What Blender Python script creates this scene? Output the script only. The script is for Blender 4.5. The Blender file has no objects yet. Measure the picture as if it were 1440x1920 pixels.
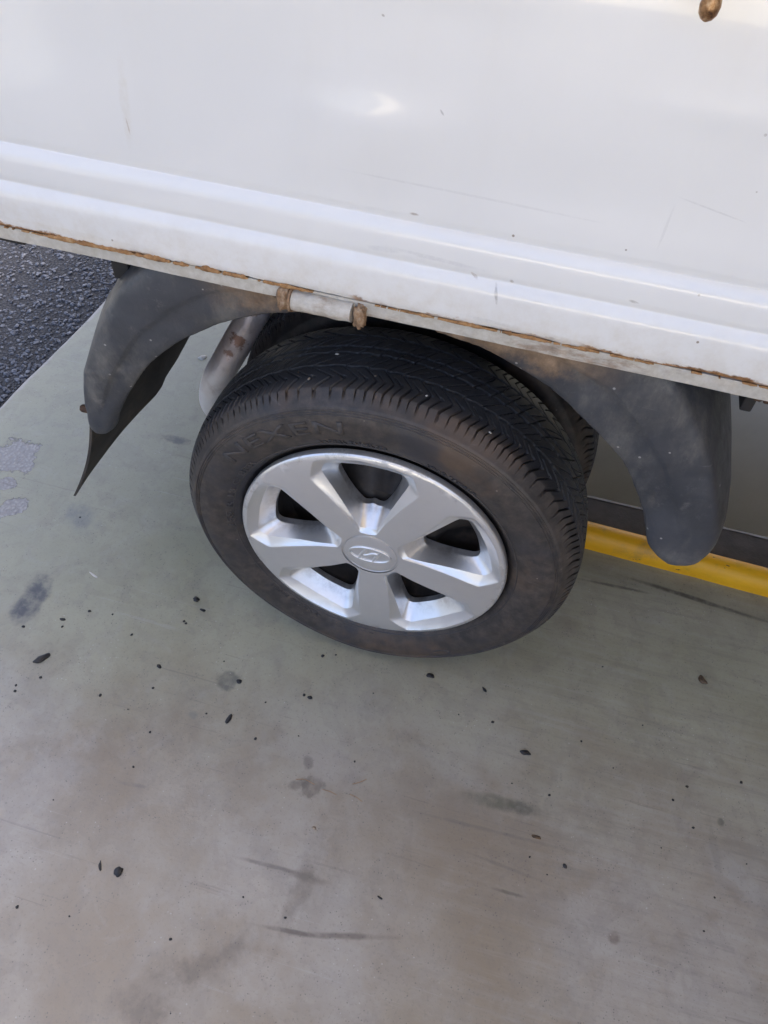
import bpy, bmesh, math, random
import numpy as np
from mathutils import Vector, Matrix
random.seed(4)
rng = np.random.default_rng(7)
R = math.radians
sc = bpy.context.scene
COL = sc.collection

# ------------------------------------------------------------------ camera, sky, sun, exposure
cam_d = bpy.data.cameras.new('camera')
cam = bpy.data.objects.new('camera', cam_d); COL.objects.link(cam)
cam_d.sensor_fit = 'VERTICAL'; cam_d.sensor_height = 36.0
cam_d.lens = 36.0 * 1444.7 / 1920.0
cam_d.clip_start = 0.02; cam_d.clip_end = 2000
rt = Vector((0.9637, 0.2605, 0.0581)); fw = Vector((-0.1239, 0.6295, -0.767)); fw.normalize()
rt = (rt - fw * rt.dot(fw)).normalized(); up = rt.cross(fw)
cam.matrix_world = Matrix(((rt.x, up.x, -fw.x, 0.1434), (rt.y, up.y, -fw.y, -0.6506), (rt.z, up.z, -fw.z, 1.1881), (0, 0, 0, 1)))
sc.camera = cam

SUN_DIR = Vector((0.26, 0.36, 0.90)).normalized()       # towards the sun
world = bpy.data.worlds.new('World'); sc.world = world; world.use_nodes = True
wn = world.node_tree.nodes; wl = world.node_tree.links
sky = wn.new('ShaderNodeTexSky'); sky.sky_type = 'NISHITA'; sky.sun_disc = False
sky.sun_elevation = math.asin(SUN_DIR.z); sky.sun_rotation = math.atan2(SUN_DIR.x, SUN_DIR.y)
sky.air_density = 0.6; sky.dust_density = 7.0; sky.ozone_density = 0.6
bg = wn['Background']; bg.inputs['Strength'].default_value = 0.055
wl.new(sky.outputs[0], bg.inputs['Color'])
sun_d = bpy.data.lights.new('sun', 'SUN'); sun_d.energy = 5.0; sun_d.angle = R(0.55); sun_d.color = (1.0, 0.95, 0.77)
sun = bpy.data.objects.new('sun', sun_d); COL.objects.link(sun)
sun.rotation_euler = SUN_DIR.to_track_quat('Z', 'Y').to_euler()
sun.location = (-2, -3, 5)
sc.view_settings.view_transform = 'Standard'; sc.view_settings.look = 'None'
sc.view_settings.gamma = 1.0; sc.view_settings.exposure = 3.80
sc.render.engine = 'CYCLES'
sc.cycles.max_bounces = 6; sc.cycles.diffuse_bounces = 4; sc.cycles.glossy_bounces = 3; sc.cycles.caustics_reflective = False; sc.cycles.caustics_refractive = False

# ------------------------------------------------------------------ material helpers
class NT:
    """small wrapper for building node trees"""
    def __init__(s, name, coord='Object'):
        s.m = bpy.data.materials.new(name); s.m.use_nodes = True
        s.t = s.m.node_tree; s.n = s.t.nodes; s.l = s.t.links
        s.b = s.n['Principled BSDF']
        s.tc = s.n.new('ShaderNodeTexCoord'); s.co = s.tc.outputs[coord]
    def link(s, a, b): s.l.new(a, b)
    def val(s, inp, v):
        if isinstance(v, (int, float, tuple, list)): inp.default_value = v
        else: s.l.new(v, inp)
    def mapping(s, vec, loc=(0, 0, 0), rot=(0, 0, 0), scale=(1, 1, 1), typ='POINT'):
        n = s.n.new('ShaderNodeMapping'); n.vector_type = typ
        n.inputs['Location'].default_value = loc; n.inputs['Rotation'].default_value = rot; n.inputs['Scale'].default_value = scale
        s.link(vec, n.inputs['Vector']); return n.outputs[0]
    dims = '3D'
    def noise(s, scale, detail=4, rough=0.55, vec=None, dist=0.0, out='Fac'):
        n = s.n.new('ShaderNodeTexNoise'); n.noise_dimensions = s.dims; n.inputs['Scale'].default_value = scale; n.inputs['Detail'].default_value = detail
        n.inputs['Roughness'].default_value = rough; n.inputs['Distortion'].default_value = dist
        s.link(vec if vec is not None else s.co, n.inputs['Vector']); return n.outputs[out]
    def voronoi(s, scale, feature='F1', vec=None, rnd=1.0):
        n = s.n.new('ShaderNodeTexVoronoi'); n.feature = feature; n.inputs['Scale'].default_value = scale; n.inputs['Randomness'].default_value = rnd
        s.link(vec if vec is not None else s.co, n.inputs['Vector']); return n
    def ramp(s, fac, stops, interp='LINEAR'):
        n = s.n.new('ShaderNodeValToRGB'); cr = n.color_ramp; cr.interpolation = interp
        while len(cr.elements) < len(stops): cr.elements.new(0.5)
        for e, (p, c) in zip(cr.elements, stops):
            e.position = p; e.color = (c, c, c, 1) if isinstance(c, (int, float)) else (*c, 1)
        s.link(fac, n.inputs[0]); return n.outputs[0]
    def mr(s, v, a, b, c=0.0, d=1.0, smooth=True):
        n = s.n.new('ShaderNodeMapRange'); n.interpolation_type = 'SMOOTHSTEP' if smooth else 'LINEAR'
        for i, x in enumerate((a, b, c, d)): n.inputs[1 + i].default_value = x
        s.link(v, n.inputs[0]); return n.outputs[0]
    def math(s, op, a, b=0.0, c=0.0):
        n = s.n.new('ShaderNodeMath'); n.operation = op
        s.val(n.inputs[0], a); s.val(n.inputs[1], b)
        if op in ('MULTIPLY_ADD',): s.val(n.inputs[2], c)
        return n.outputs[0]
    def mix(s, fac, a, b, blend='MIX'):
        n = s.n.new('ShaderNodeMix'); n.data_type = 'RGBA'; n.blend_type = blend
        s.val(n.inputs['Factor'], fac)
        for k, v in ((6, a), (7, b)):
            s.val(n.inputs[k], (*v, 1) if isinstance(v, tuple) and len(v) == 3 else v)
        return n.outputs[2]
    def sep(s, vec=None):
        n = s.n.new('ShaderNodeSeparateXYZ'); s.link(vec if vec is not None else s.co, n.inputs[0]); return n.outputs
    def bump(s, h, strength=0.3, dist=0.01, normal=None):
        n = s.n.new('ShaderNodeBump'); n.inputs['Strength'].default_value = strength; n.inputs['Distance'].default_value = dist
        s.link(h, n.inputs['Height'])
        if normal is not None: s.link(normal, n.inputs['Normal'])
        s.link(n.outputs[0], s.b.inputs['Normal']); return n.outputs[0]
    def blob(s, c, half, ang=0.0, wob=None, k=0.5, soft=0.3):
        """mask of an ellipse on the floor with an uneven outline"""
        v = s.mapping(s.co, (c[0], c[1], 0), (0, 0, ang), (half[0], half[1], 1e3), 'TEXTURE')
        n = s.n.new('ShaderNodeVectorMath'); n.operation = 'LENGTH'; s.link(v, n.inputs[0]); d = n.outputs['Value']
        if wob is not None: d = s.math('ADD', d, s.math('MULTIPLY', s.math('SUBTRACT', wob, 0.5), k * 3.2))
        return s.mr(d, 1 - soft, 1 + soft, 1, 0)
    def set(s, **kw):
        for k, v in kw.items():
            i = s.b.inputs[k.replace('_', ' ')]
            s.val(i, (*v, 1) if isinstance(v, tuple) and len(v) == 3 and k != 'x' else v)
        return s.m

M = {}
# scuffs, drips and chips on the panel: centre (x, z), half size, angle, colour, amount
MARKS = [
    ((0.0705, 0.8564), (0.0969, 0.0010), 0.022, (0.42, 0.42, 0.42), 0.3),
    ((-0.0050, 0.7931), (0.0142, 0.0025), -0.021, (0.4, 0.41, 0.43), 0.4),
    ((0.0446, 0.7943), (0.0383, 0.0019), 0.048, (0.38, 0.38, 0.4), 0.4),
    ((0.0374, 0.7910), (0.0254, 0.0028), -0.055, (0.55, 0.55, 0.57), 0.25),
    ((0.1073, 0.7725), (0.0074, 0.0012), 1.332, (0.12, 0.1, 0.08), 0.8),
    ((-0.2520, 0.8608), (0.0066, 0.0007), 1.462, (0.25, 0.15, 0.06), 0.9),
    ((-0.2511, 0.8766), (0.0325, 0.0041), 1.644, (0.6, 0.55, 0.44), 0.35),
    ((0.2651, 0.8816), (0.0243, 0.0007), 0.182, (0.38, 0.38, 0.38), 0.4),
    ((0.2343, 0.8597), (0.0163, 0.0010), -1.541, (0.42, 0.42, 0.42), 0.3),
    ((0.0209, 0.8299), (0.0037, 0.0011), 0.006, (0.2, 0.12, 0.06), 0.9),
    ((0.0355, 0.9203), (0.0024, 0.0007), 0.867, (0.2, 0.2, 0.2), 0.8),
    ((0.0840, 0.7849), (0.0036, 0.0014), 0.652, (0.22, 0.14, 0.07), 0.9),
    ((0.1186, 0.7868), (0.0018, 0.0014), 0.640, (0.25, 0.16, 0.08), 0.9),
    ((0.1044, 0.7437), (0.0237, 0.0017), 0.039, (0.45, 0.46, 0.44), 0.45),
    ((0.2288, 0.7911), (0.0038, 0.0010), 0.138, (0.2, 0.17, 0.12), 0.8),
    ((-0.0178, 0.9816), (0.0012, 0.0008), 0.481, (0.15, 0.1, 0.06), 0.9),
    ((-0.1761, 0.7327), (0.0436, 0.0031), -0.034, (0.55, 0.49, 0.36), 0.35),
    ((-0.3334, 0.7446), (0.0688, 0.0029), 0.018, (0.55, 0.48, 0.34), 0.35),
    ((0.1565, 0.7405), (0.0597, 0.0033), 0.033, (0.56, 0.49, 0.36), 0.3),
]
# --- body paint: aged white, a little grime, rust on the lower lip
def m_paint():
    t = NT('white_paint'); z = t.sep()[2]
    n1 = t.noise(3.0, 5); n2 = t.noise(40, 4, 0.7); n3 = t.noise(9, 6, 0.6, t.mapping(t.co, scale=(1, 1, 0.25)))
    c = t.mix(t.mr(n1, .35, .75), (0.75, 0.755, 0.745), (0.80, 0.802, 0.785))
    c = t.mix(t.math('MULTIPLY', t.mr(n3, .50, .85), .14), c, (0.50, 0.46, 0.38))
    # grime gathers towards the bottom lip
    low = t.mr(z, .80, .735, 0, 1)
    c = t.mix(t.math('MULTIPLY', low, t.mr(n2, .35, .75, .08, .40)), c, (0.50, 0.42, 0.29))
    # rust creeping up from the lip, ragged
    edge = t.math('ADD', z, t.math('MULTIPLY', t.math('SUBTRACT', t.noise(26, 8, .75, t.mapping(t.co, scale=(.5, 1, 1))), .5), -.028))
    rust = t.math('MULTIPLY', t.mr(edge, .7402, .7376, 0, 1), t.mr(t.noise(7, 3, .6, t.mapping(t.co, scale=(1, .1, .1))), .46, .56))
    rc = t.ramp(t.noise(150, 5, .7), [(.3, (.10, .045, .018)), (.55, (.30, .15, .06)), (.75, (.46, .30, .15))])
    c = t.mix(rust, c, rc)
    # chips and specks
    v = t.voronoi(38); sp = t.mr(v.outputs['Distance'], .035, .06, 1, 0)
    sp = t.math('MULTIPLY', sp, t.mr(t.noise(7, 2), .55, .62))
    c = t.mix(t.math('MULTIPLY', sp, .8), c, (.16, .11, .06))
    # faint scratches lying along the panel
    scr = t.noise(5, 6, .8, t.mapping(t.co, rot=(0, R(6), 0), scale=(1.0, 1, 34)), .4)
    scm = t.math('MULTIPLY', t.mr(scr, .66, .70), t.mr(t.noise(3.5, 2), .5, .62))
    c = t.mix(t.math('MULTIPLY', scm, .0), c, (.30, .30, .30))
    wb = t.noise(60, 5, .75); fb = t.noise(170, 4, .7)
    for (cx, cz), (ha, hb), an, col, amt in MARKS:
        v = t.mapping(t.co, (cx, 0, cz), (0, an, 0), (ha, 1e3, hb), 'TEXTURE'); ln = t.n.new('ShaderNodeVectorMath'); ln.operation = 'LENGTH'; t.link(v, ln.inputs[0])
        d = t.math('ADD', ln.outputs['Value'], t.math('MULTIPLY', t.math('SUBTRACT', wb, .5), 1.6))
        c = t.mix(t.math('MULTIPLY', t.mr(d, .6, 1.5, amt * .6, 0), t.mr(fb, .35, .6, .45, 1)), c, col)
    rgh = t.math('ADD', t.mr(n1, .3, .8, .29, .34), t.math('MULTIPLY', rust, .4))
    t.bump(t.math('ADD', t.math('MULTIPLY', t.noise(260, 2), .06), t.math('MULTIPLY', rust, t.noise(120, 5, .7))), .18, .002)
    return t.set(Base_Color=c, Roughness=rgh, Coat_Weight=t.math('MULTIPLY', t.math('SUBTRACT', 1.0, rust), .8), Coat_Roughness=.05)
M['paint'] = m_paint()

def m_rail():
    t = NT('rail_paint')
    n = t.noise(14, 8, .7, t.mapping(t.co, scale=(.5, 1, 1.6))); f = t.noise(90, 6, .7)
    c = t.mix(t.mr(f, .3, .75), (.46, .43, .37), (.60, .58, .53))
    rc = t.ramp(f, [(.3, (.09, .045, .02)), (.55, (.26, .14, .065)), (.8, (.45, .32, .19))])
    c = t.mix(t.math('MULTIPLY', t.mr(n, .54, .66), .6), c, rc)
    t.bump(t.math('ADD', f, t.math('MULTIPLY', n, .6)), .35, .002)
    return t.set(Base_Color=c, Roughness=.62)
M['rail'] = m_rail()

def m_rust(name, a, b, c3, bs=.6):
    t = NT(name); f = t.noise(70, 8, .72); g = t.noise(240, 4, .7)
    c = t.ramp(f, [(.3, a), (.52, b), (.75, c3)])
    t.bump(t.math('ADD', f, t.math('MULTIPLY', g, .4)), bs, .004)
    return t.set(Base_Color=c, Roughness=.75)
M['rust'] = m_rust('rusty_steel', (.11, .06, .035), (.33, .21, .12), (.56, .47, .36), .9)
M['rust_dark'] = m_rust('dark_rusty_steel', (.035, .02, .013), (.085, .042, .02), (.17, .085, .035))
M['rust_lip'] = m_rust('flaking_rust', (.16, .072, .026), (.40, .215, .085), (.58, .41, .22), .9)

def m_chassis():
    t = NT('chassis_black'); f = t.noise(20, 6)
    return t.set(Base_Color=t.ramp(f, [(.3, (.010, .010, .010)), (.7, (.028, .024, .021))]), Roughness=.75)
M['chassis'] = m_chassis()

def m_knob():
    t = NT('tarnished_brass'); f = t.noise(120, 5, .7)
    c = t.ramp(f, [(.32, (.05, .02, .012)), (.52, (.30, .16, .07)), (.72, (.62, .44, .26))])
    return t.set(Base_Color=c, Roughness=.38, Metallic=.55)
M['knob'] = m_knob()

def m_plastic():
    t = NT('mudguard_plastic'); co = t.co
    n = t.noise(6, 6, .6); f = t.noise(60, 5, .7, t.mapping(co, scale=(1, 1, .6)))
    c = t.mix(t.mr(n, .3, .7), (.032, .035, .041), (.060, .064, .073))
    dust = t.math('MULTIPLY', t.mr(t.noise(9, 7, .7, t.mapping(co, loc=(3, 1, 7), scale=(1, 1, .45))), .46, .66), t.mr(f, .25, .8, .3, 1))
    c = t.mix(t.math('MULTIPLY', dust, .62), c, (.26, .245, .215))
    c = t.mix(t.math('MULTIPLY', t.mr(t.noise(5, 6, .7, t.mapping(co, loc=(9, 4, 2))), .50, .66), .7), c, (.045, .048, .056))
    c = t.mix(t.math('MULTIPLY', t.mr(t.noise(38, 6, .8), .56, .74), .35), c, (.24, .23, .22))
    # brown dirt washed out of the rail above
    z = t.sep()[2]; zz = t.math('ADD', z, t.math('MULTIPLY', t.math('SUBTRACT', t.noise(16, 7, .75), .5), .13))
    x = t.sep()[0]
    near = t.math('MULTIPLY', t.mr(x, -.22, -.14), t.mr(x, .26, .18))
    c = t.mix(t.math('MULTIPLY', t.math('MULTIPLY', t.mr(zz, .668, .712), near), .9), c, t.ramp(f, [(.3, (.14, .085, .045)), (.7, (.36, .25, .16))]))
    v = t.voronoi(60); sp = t.mr(v.outputs['Distance'], .07, .11, 1, 0)
    c = t.mix(t.math('MULTIPLY', sp, t.mr(t.noise(12, 2), .50, .54, 0, .8)), c, (.38, .37, .35))
    sc_ = t.noise(16, 5, .8, t.mapping(co, rot=(0, R(35), 0), scale=(1, 1, 14)), .3)
    c = t.mix(t.math('MULTIPLY', t.mr(sc_, .64, .70), .25), c, (.22, .22, .23))
    t.bump(t.math('ADD', f, t.noise(300, 2)), .12, .002)
    return t.set(Base_Color=c, Roughness=t.mr(f, .3, .8, .42, .62))
M['plastic'] = m_plastic()

def m_flap():
    t = NT('flap_rubber'); n = t.noise(12, 7, .7); f = t.noise(80, 5, .7)
    c = t.ramp(n, [(.3, (.024, .021, .019)), (.55, (.050, .043, .036)), (.75, (.11, .085, .06))])
    t.bump(f, .3, .002)
    return t.set(Base_Color=c, Roughness=.8)
M['flap'] = m_flap()

def m_tyre():
    t = NT('tyre_rubber'); s_ = t.sep(); x, y, z = s_[0], s_[1], s_[2]
    rad = t.math('SQRT', t.math('ADD', t.math('MULTIPLY', x, x), t.math('MULTIPLY', z, z)))
    n = t.noise(7, 6, .65); f = t.noise(55, 6, .7); g = t.noise(300, 3, .6)
    wall = t.math('MULTIPLY', t.mr(rad, .2955, .284), t.mr(y, .045, .02))
    dark = t.mix(t.mr(n, .3, .7), (.024, .024, .026), (.040, .040, .043))
    dust = t.mix(t.mr(f, .3, .75), (.028, .024, .022), (.090, .073, .060))
    dust = t.mix(t.math('MULTIPLY', t.mr(t.noise(5, 5, .7, t.mapping(t.co, loc=(4, 2, 9))), .50, .66), .7), dust, (.120, .078, .050))
    sc_ = t.noise(9, 6, .8, t.mapping(t.co, rot=(0, R(40), 0), scale=(1, 1, 9)), .5)
    dust = t.mix(t.math('MULTIPLY', t.mr(sc_, .60, .70), .45), dust, (.17, .145, .125))
    dust = t.mix(t.mr(t.noise(8, 4, .6, t.mapping(t.co, loc=(1, 5, 2))), .50, .64, 0, .8), dust, (.032, .033, .040))
    c = t.mix(t.math('MULTIPLY', wall, t.mr(n, .2, .6, .55, 1)), dark, dust)
    # light scrapes and specks on the wall
    v = t.voronoi(75); sp = t.math('MULTIPLY', t.mr(v.outputs['Distance'], .06, .12, 1, 0), t.mr(t.noise(14, 3), .55, .62))
    c = t.mix(t.math('MULTIPLY', t.math('MULTIPLY', sp, wall), .55), c, (.30, .26, .22))
    t.bump(t.math('ADD', t.math('MULTIPLY', f, .6), t.math('MULTIPLY', g, .4)), .14, .002)
    return t.set(Base_Color=c, Roughness=t.mr(n, .3, .7, .40, .56))
M['tyre'] = m_tyre()

def m_letter():
    t = NT('tyre_lettering'); f = t.noise(60, 5, .7)
    return t.set(Base_Color=t.ramp(f, [(.3, (.036, .033, .032)), (.7, (.074, .065, .060))]), Roughness=.58)
M['letter'] = m_letter()

def m_silver():
    t = NT('silver_hubcap'); n = t.noise(9, 6, .7); f = t.noise(600, 2, .5); g = t.noise(45, 6, .75)
    s_ = t.sep(); x, z = s_[0], s_[2]
    rad = t.math('SQRT', t.math('ADD', t.math('MULTIPLY', x, x), t.math('MULTIPLY', z, z)))
    c = t.mix(t.mr(n, .3, .7), (.74, .742, .735), (.79, .792, .782))
    c = t.mix(t.math('MULTIPLY', t.mr(n, .55, .78), .25), c, (.36, .33, .28))
    # brake dust in the corners of the pockets, scuffed outer lip
    y = s_[1]
    c = t.mix(t.math('MULTIPLY', t.mr(y, .012, .034), t.mr(t.noise(30, 6, .7), .40, .70, .05, .55)), c, (.16, .13, .10))
    sc_ = t.math('MULTIPLY', t.mr(rad, .184, .193), t.mr(g, .52, .60))
    c = t.mix(t.math('MULTIPLY', sc_, .40), c, (.42, .41, .38))
    scr = t.noise(26, 5, .8, t.mapping(t.co, rot=(0, R(28), 0), scale=(1, 1, 16)), .2)
    c = t.mix(t.math('MULTIPLY', t.math('MULTIPLY', t.mr(scr, .69, .73), t.mr(n, .5, .6)), .35), c, (.70, .69, .66))
    return t.set(Base_Color=c, Roughness=t.math('ADD', t.mr(n, .3, .7, .29, .33), t.math('MULTIPLY', sc_, .2)), Metallic=.78, Coat_Weight=.12, Coat_Roughness=.25)
M['silver'] = m_silver()

def m_rim():
    t = NT('dirty_steel_rim'); n = t.noise(16, 7, .7)
    return t.set(Base_Color=t.ramp(n, [(.3, (.020, .018, .017)), (.55, (.055, .045, .037)), (.78, (.15, .105, .07))]), Roughness=.6, Metallic=.3)
M['rim'] = m_rim()

def m_chrome():
    t = NT('heat_stained_steel'); co = t.co
    n = t.noise(7, 4, .6); f = t.noise(60, 5, .7)
    c = t.mix(t.mr(n, .35, .65), (.92, .89, .89), (.80, .70, .67))
    for p, r in EXH_SPOTS:
        v = t.n.new('ShaderNodeVectorMath'); v.operation = 'DISTANCE'; t.link(co, v.inputs[0]); v.inputs[1].default_value = p
        d = t.math('ADD', v.outputs['Value'], t.math('MULTIPLY', t.math('SUBTRACT', t.noise(45, 6, .75), .5), r * 4.5))
        c = t.mix(t.math('MULTIPLY', t.mr(d, r * 1.1, r * .55), .8), c, (.26, .105, .045))
    zz = t.sep()[2]; c = t.mix(t.math('MULTIPLY', t.mr(t.noise(22, 6, .7), .5, .72), .35), c, (.30, .20, .17))
    t.bump(t.noise(26, 4, .6), .45, .006)
    return t.set(Base_Color=c, Roughness=t.mr(f, .3, .8, .29, .40), Metallic=.5)

def m_concrete():
    t = NT('painted_concrete'); t.dims = '2D'; s_ = t.sep(); x, y = s_[0], s_[1]
    n1 = t.noise(1.6, 4, .6); n2 = t.noise(6, 6, .68); n3 = t.noise(28, 5, .65); n4 = t.noise(220, 3, .6); wob = t.noise(24, 6, .7)
    # pale green floor paint, worn to bare greyish brown in the drive lane
    green = t.mix(t.mr(n2, .3, .7), (.316, .312, .216), (.358, .350, .252))
    bare = t.mix(t.mr(n2, .32, .68), (.292, .252, .196), (.350, .316, .264))
    bare = t.mix(t.math('MULTIPLY', t.mr(t.noise(2.3, 4, .6, t.mapping(t.co, loc=(7, 3, 0))), .45, .7), .6), bare, (.245, .193, .134))
    pale = t.mix(t.mr(n3, .3, .7), (.372, .350, .315), (.415, .394, .358))
    bare = t.mix(t.math('MULTIPLY', t.mr(t.noise(3.2, 5, .65, t.mapping(t.co, loc=(2, 8, 0))), .48, .66), .6), bare, pale)
    edge = t.math('ADD', t.math('ADD', y, t.math('MULTIPLY', x, -.10)), t.math('MULTIPLY', t.math('SUBTRACT', n1, .5), .34))
    edge = t.math('ADD', edge, t.math('MULTIPLY', t.math('SUBTRACT', n2, .5), .22))
    g = t.mr(edge, -.30, .06)
    c = t.mix(t.math('MULTIPLY', g, .9), bare, green)
    # long rubbed streaks along the lane on the right
    st = t.noise(5, 6, .7, t.mapping(t.co, rot=(0, 0, R(2)), scale=(.9, 13, 1)), .2)
    c = t.mix(t.math('MULTIPLY', t.mr(st, .50, .72), t.mr(x, .0, .45, .05, .32)), c, (.20, .19, .165))
    c = t.mix(t.math('MULTIPLY', t.mr(st, .5, .3), t.mr(x, .0, .45, .0, .22)), c, (.42, .41, .38))
    # dried water marks: faint blotches with a slightly darker rim
    w = t.noise(7.5, 4, .6, t.mapping(t.co, loc=(1.3, .4, 0)), .3)
    c = t.mix(t.math('MULTIPLY', t.math('MULTIPLY', t.mr(w, .50, .53), t.mr(w, .66, .54)), .14), c, (.19, .17, .15))
    # pale worn arris along the asphalt
    ed = t.math('SUBTRACT', t.math('SUBTRACT', x, t.math('MULTIPLY', y, .0625)), -.948)
    c = t.mix(t.math('MULTIPLY', t.mr(t.math('ADD', ed, t.math('MULTIPLY', t.math('SUBTRACT', wob, .5), .016)), .013, .003), .7), c, (.50, .46, .45))
    c = t.mix(t.math('MULTIPLY', t.mr(n3, .52, .74), .24), c, (.20, .185, .165))
    c = t.mix(t.math('MULTIPLY', t.mr(t.noise(11, 6, .72, t.mapping(t.co, loc=(5, 1, 0)), .5), .54, .64), .13), c, (.20, .18, .16))
    c = t.mix(t.math('MULTIPLY', t.mr(t.noise(17, 6, .72, t.mapping(t.co, loc=(3, 7, 0)), .4), .56, .68), .10), c, (.43, .42, .40))
    for ce, hf, an, k, so, col, amt in STAINS:
        c = t.mix(t.math('MULTIPLY', t.blob(ce, hf, an, wob, k, so), t.mr(n3, .3, .6, amt * .45, min(1, amt * 1.15))), c, col)
    # spalled patches near the pad's edge: paint gone, coarse pale aggregate
    sp = None
    for ce, hf, an in SPALLS:
        b = t.blob(ce, hf, an, wob, .6, .05); sp = b if sp is None else t.math('MAXIMUM', sp, b)
    vor = t.voronoi(150)
    agg = t.mix(t.mr(vor.outputs['Distance'], .1, .6), (.44, .42, .40), (.34, .325, .31))
    rimd = t.math('MULTIPLY', t.mr(sp, .02, .45), t.mr(sp, .98, .55)); c = t.mix(sp, c, agg); c = t.mix(t.math('MULTIPLY', rimd, .8), c, (.09, .085, .085))
    pv = t.voronoi(170); c = t.mix(t.math('MULTIPLY', t.math('MULTIPLY', t.mr(pv.outputs['Distance'], .10, .20, 1, 0), t.mr(n3, .45, .6)), .6), c, (.09, .085, .08))
    pv2 = t.voronoi(95, vec=t.mapping(t.co, loc=(4.2, 1.7, 0))); c = t.mix(t.math('MULTIPLY', t.math('MULTIPLY', t.mr(pv2.outputs['Distance'], .06, .12, 1, 0), t.mr(n2, .5, .6)), .55), c, (.52, .50, .46))
    for an, sx, lo in ((-14, 3, 1.0), (22, 2.2, 4.0), (-48, 2.6, 8.0)):
        ss = t.noise(sx, 4, .7, t.mapping(t.co, loc=(lo, lo, 0), rot=(0, 0, R(an)), scale=(1, 42, 1)), .15)
        c = t.mix(t.math('MULTIPLY', t.math('MULTIPLY', t.mr(ss, .66, .70), t.mr(t.noise(2.6, 3, .6, t.mapping(t.co, loc=(lo, 3, 0))), .5, .62)), .30), c, (.42, .40, .37) if an > 0 else (.15, .13, .12))
    fine = t.mr(n4, .58, .72)
    c = t.mix(t.math('MULTIPLY', fine, .22), c, (.14, .13, .12))
    h = t.math('ADD', t.math('MULTIPLY', n4, .12), t.math('MULTIPLY', n3, .25))
    h = t.math('ADD', h, t.math('MULTIPLY', sp, -2.2)); h = t.math('ADD', h, t.math('MULTIPLY', sp, t.math('MULTIPLY', vor.outputs['Distance'], -1.6)))
    t.bump(h, .35, .0035)
    return t.set(Base_Color=c, Roughness=t.math('ADD', t.mr(n2, .3, .7, .33, .46), t.math('MULTIPLY', sp, .3)))

def m_asphalt():
    t = NT('asphalt'); v = t.voronoi(140); n = t.noise(40, 5, .6)
    c = t.mix(t.mr(v.outputs['Distance'], .1, .6), (.080, .083, .092), (.034, .035, .040))
    t.bump(t.math('SUBTRACT', n, v.outputs['Distance']), .8, .006)
    return t.set(Base_Color=c, Roughness=.8)
M['asphalt'] = m_asphalt()
def m_chip():
    t = NT('asphalt_stone'); n = t.noise(70, 3, .6); g = t.noise(400, 3)
    c = t.ramp(n, [(.3, (.060, .065, .080)), (.52, (.120, .130, .158)), (.72, (.25, .265, .30))])
    t.bump(g, .3, .002)
    return t.set(Base_Color=c, Roughness=.36)
M['chip'] = m_chip()

def m_yellow():
    t = NT('yellow_paint'); n = t.noise(12, 7, .7, t.mapping(t.co, scale=(.5, 1, 1))); f = t.noise(80, 5, .7)
    c = t.mix(t.mr(n, .3, .7), (.82, .385, .006), (.90, .46, .010))
    c = t.mix(t.math('MULTIPLY', t.mr(t.noise(18, 6, .7), .48, .75), .55), c, (.32, .20, .06))
    chip = t.mr(t.noise(34, 4, .7, t.mapping(t.co, scale=(.55, 1, 1.6))), .665, .69)
    c = t.mix(chip, c, (.07, .045, .03))
    t.bump(t.math('SUBTRACT', f, chip), .25, .002)
    return t.set(Base_Color=c, Roughness=.5)
M['yellow'] = m_yellow()
def m_plain(name, a, b, sc_=14, rough=.75):
    t = NT(name); n = t.noise(sc_, 7, .68); f = t.noise(120, 4)
    t.bump(f, .3, .003)
    return t.set(Base_Color=t.mix(t.mr(n, .3, .7), a, b), Roughness=rough)
M['ledge'] = m_plain('dirty_ledge', (.055, .048, .042), (.095, .082, .072))
M['ledge_edge'] = m_plain('worn_edge', (.28, .27, .25), (.42, .40, .37), 40)
M['pit'] = m_plain('pit_wall_paint', (.64, .62, .55), (.70, .68, .61), 5, .6)
M['tar'] = m_plain('black_crumb', (.006, .006, .007), (.018, .018, .02), 120, .5)
M['leafbrown'] = m_plain('dry_scrap', (.03, .02, .012), (.16, .10, .05), 160, .7)
M['straw'] = m_plain('dry_stalk', (.30, .17, .085), (.46, .30, .17), 60, .7)
M['palechip'] = m_plain('pale_chip', (.55, .52, .46), (.72, .70, .64), 60, .7)
M['tan'] = m_plain('tan_pebble', (.24, .19, .14), (.40, .33, .25), 90, .8)

# ------------------------------------------------------------------ mesh helpers
def link(name, me, mat, parent=None):
    o = bpy.data.objects.new(name, me); COL.objects.link(o)
    if mat is not None and len(me.materials) == 0: me.materials.append(M[mat] if isinstance(mat, str) else mat)
    if parent is not None: o.parent = parent
    return o
def mesh(name, v, f, smooth=True, ang=None):
    me = bpy.data.meshes.new(name); me.from_pydata([tuple(map(float, p)) for p in v], [], [tuple(map(int, q)) for q in f])
    if smooth: me.polygons.foreach_set('use_smooth', [True] * len(me.polygons))
    me.update()
    if ang: me.set_sharp_from_angle(angle=R(ang))
    return me
def tag(o, label=None, cat=None, group=None, kind=None):
    for k, v in (('label', label), ('category', cat), ('group', group), ('kind', kind)):
        if v: o[k] = v
    return o
def grid_faces(nu, nv, wu=False, wv=False, off=0):
    iu = np.arange(nu if wu else nu - 1); iv = np.arange(nv if wv else nv - 1)
    a, b = np.meshgrid(iu, iv, indexing='ij'); a2 = (a + 1) % nu; b2 = (b + 1) % nv
    return np.stack([a * nv + b, a2 * nv + b, a2 * nv + b2, a * nv + b2], -1).reshape(-1, 4) + off
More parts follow.
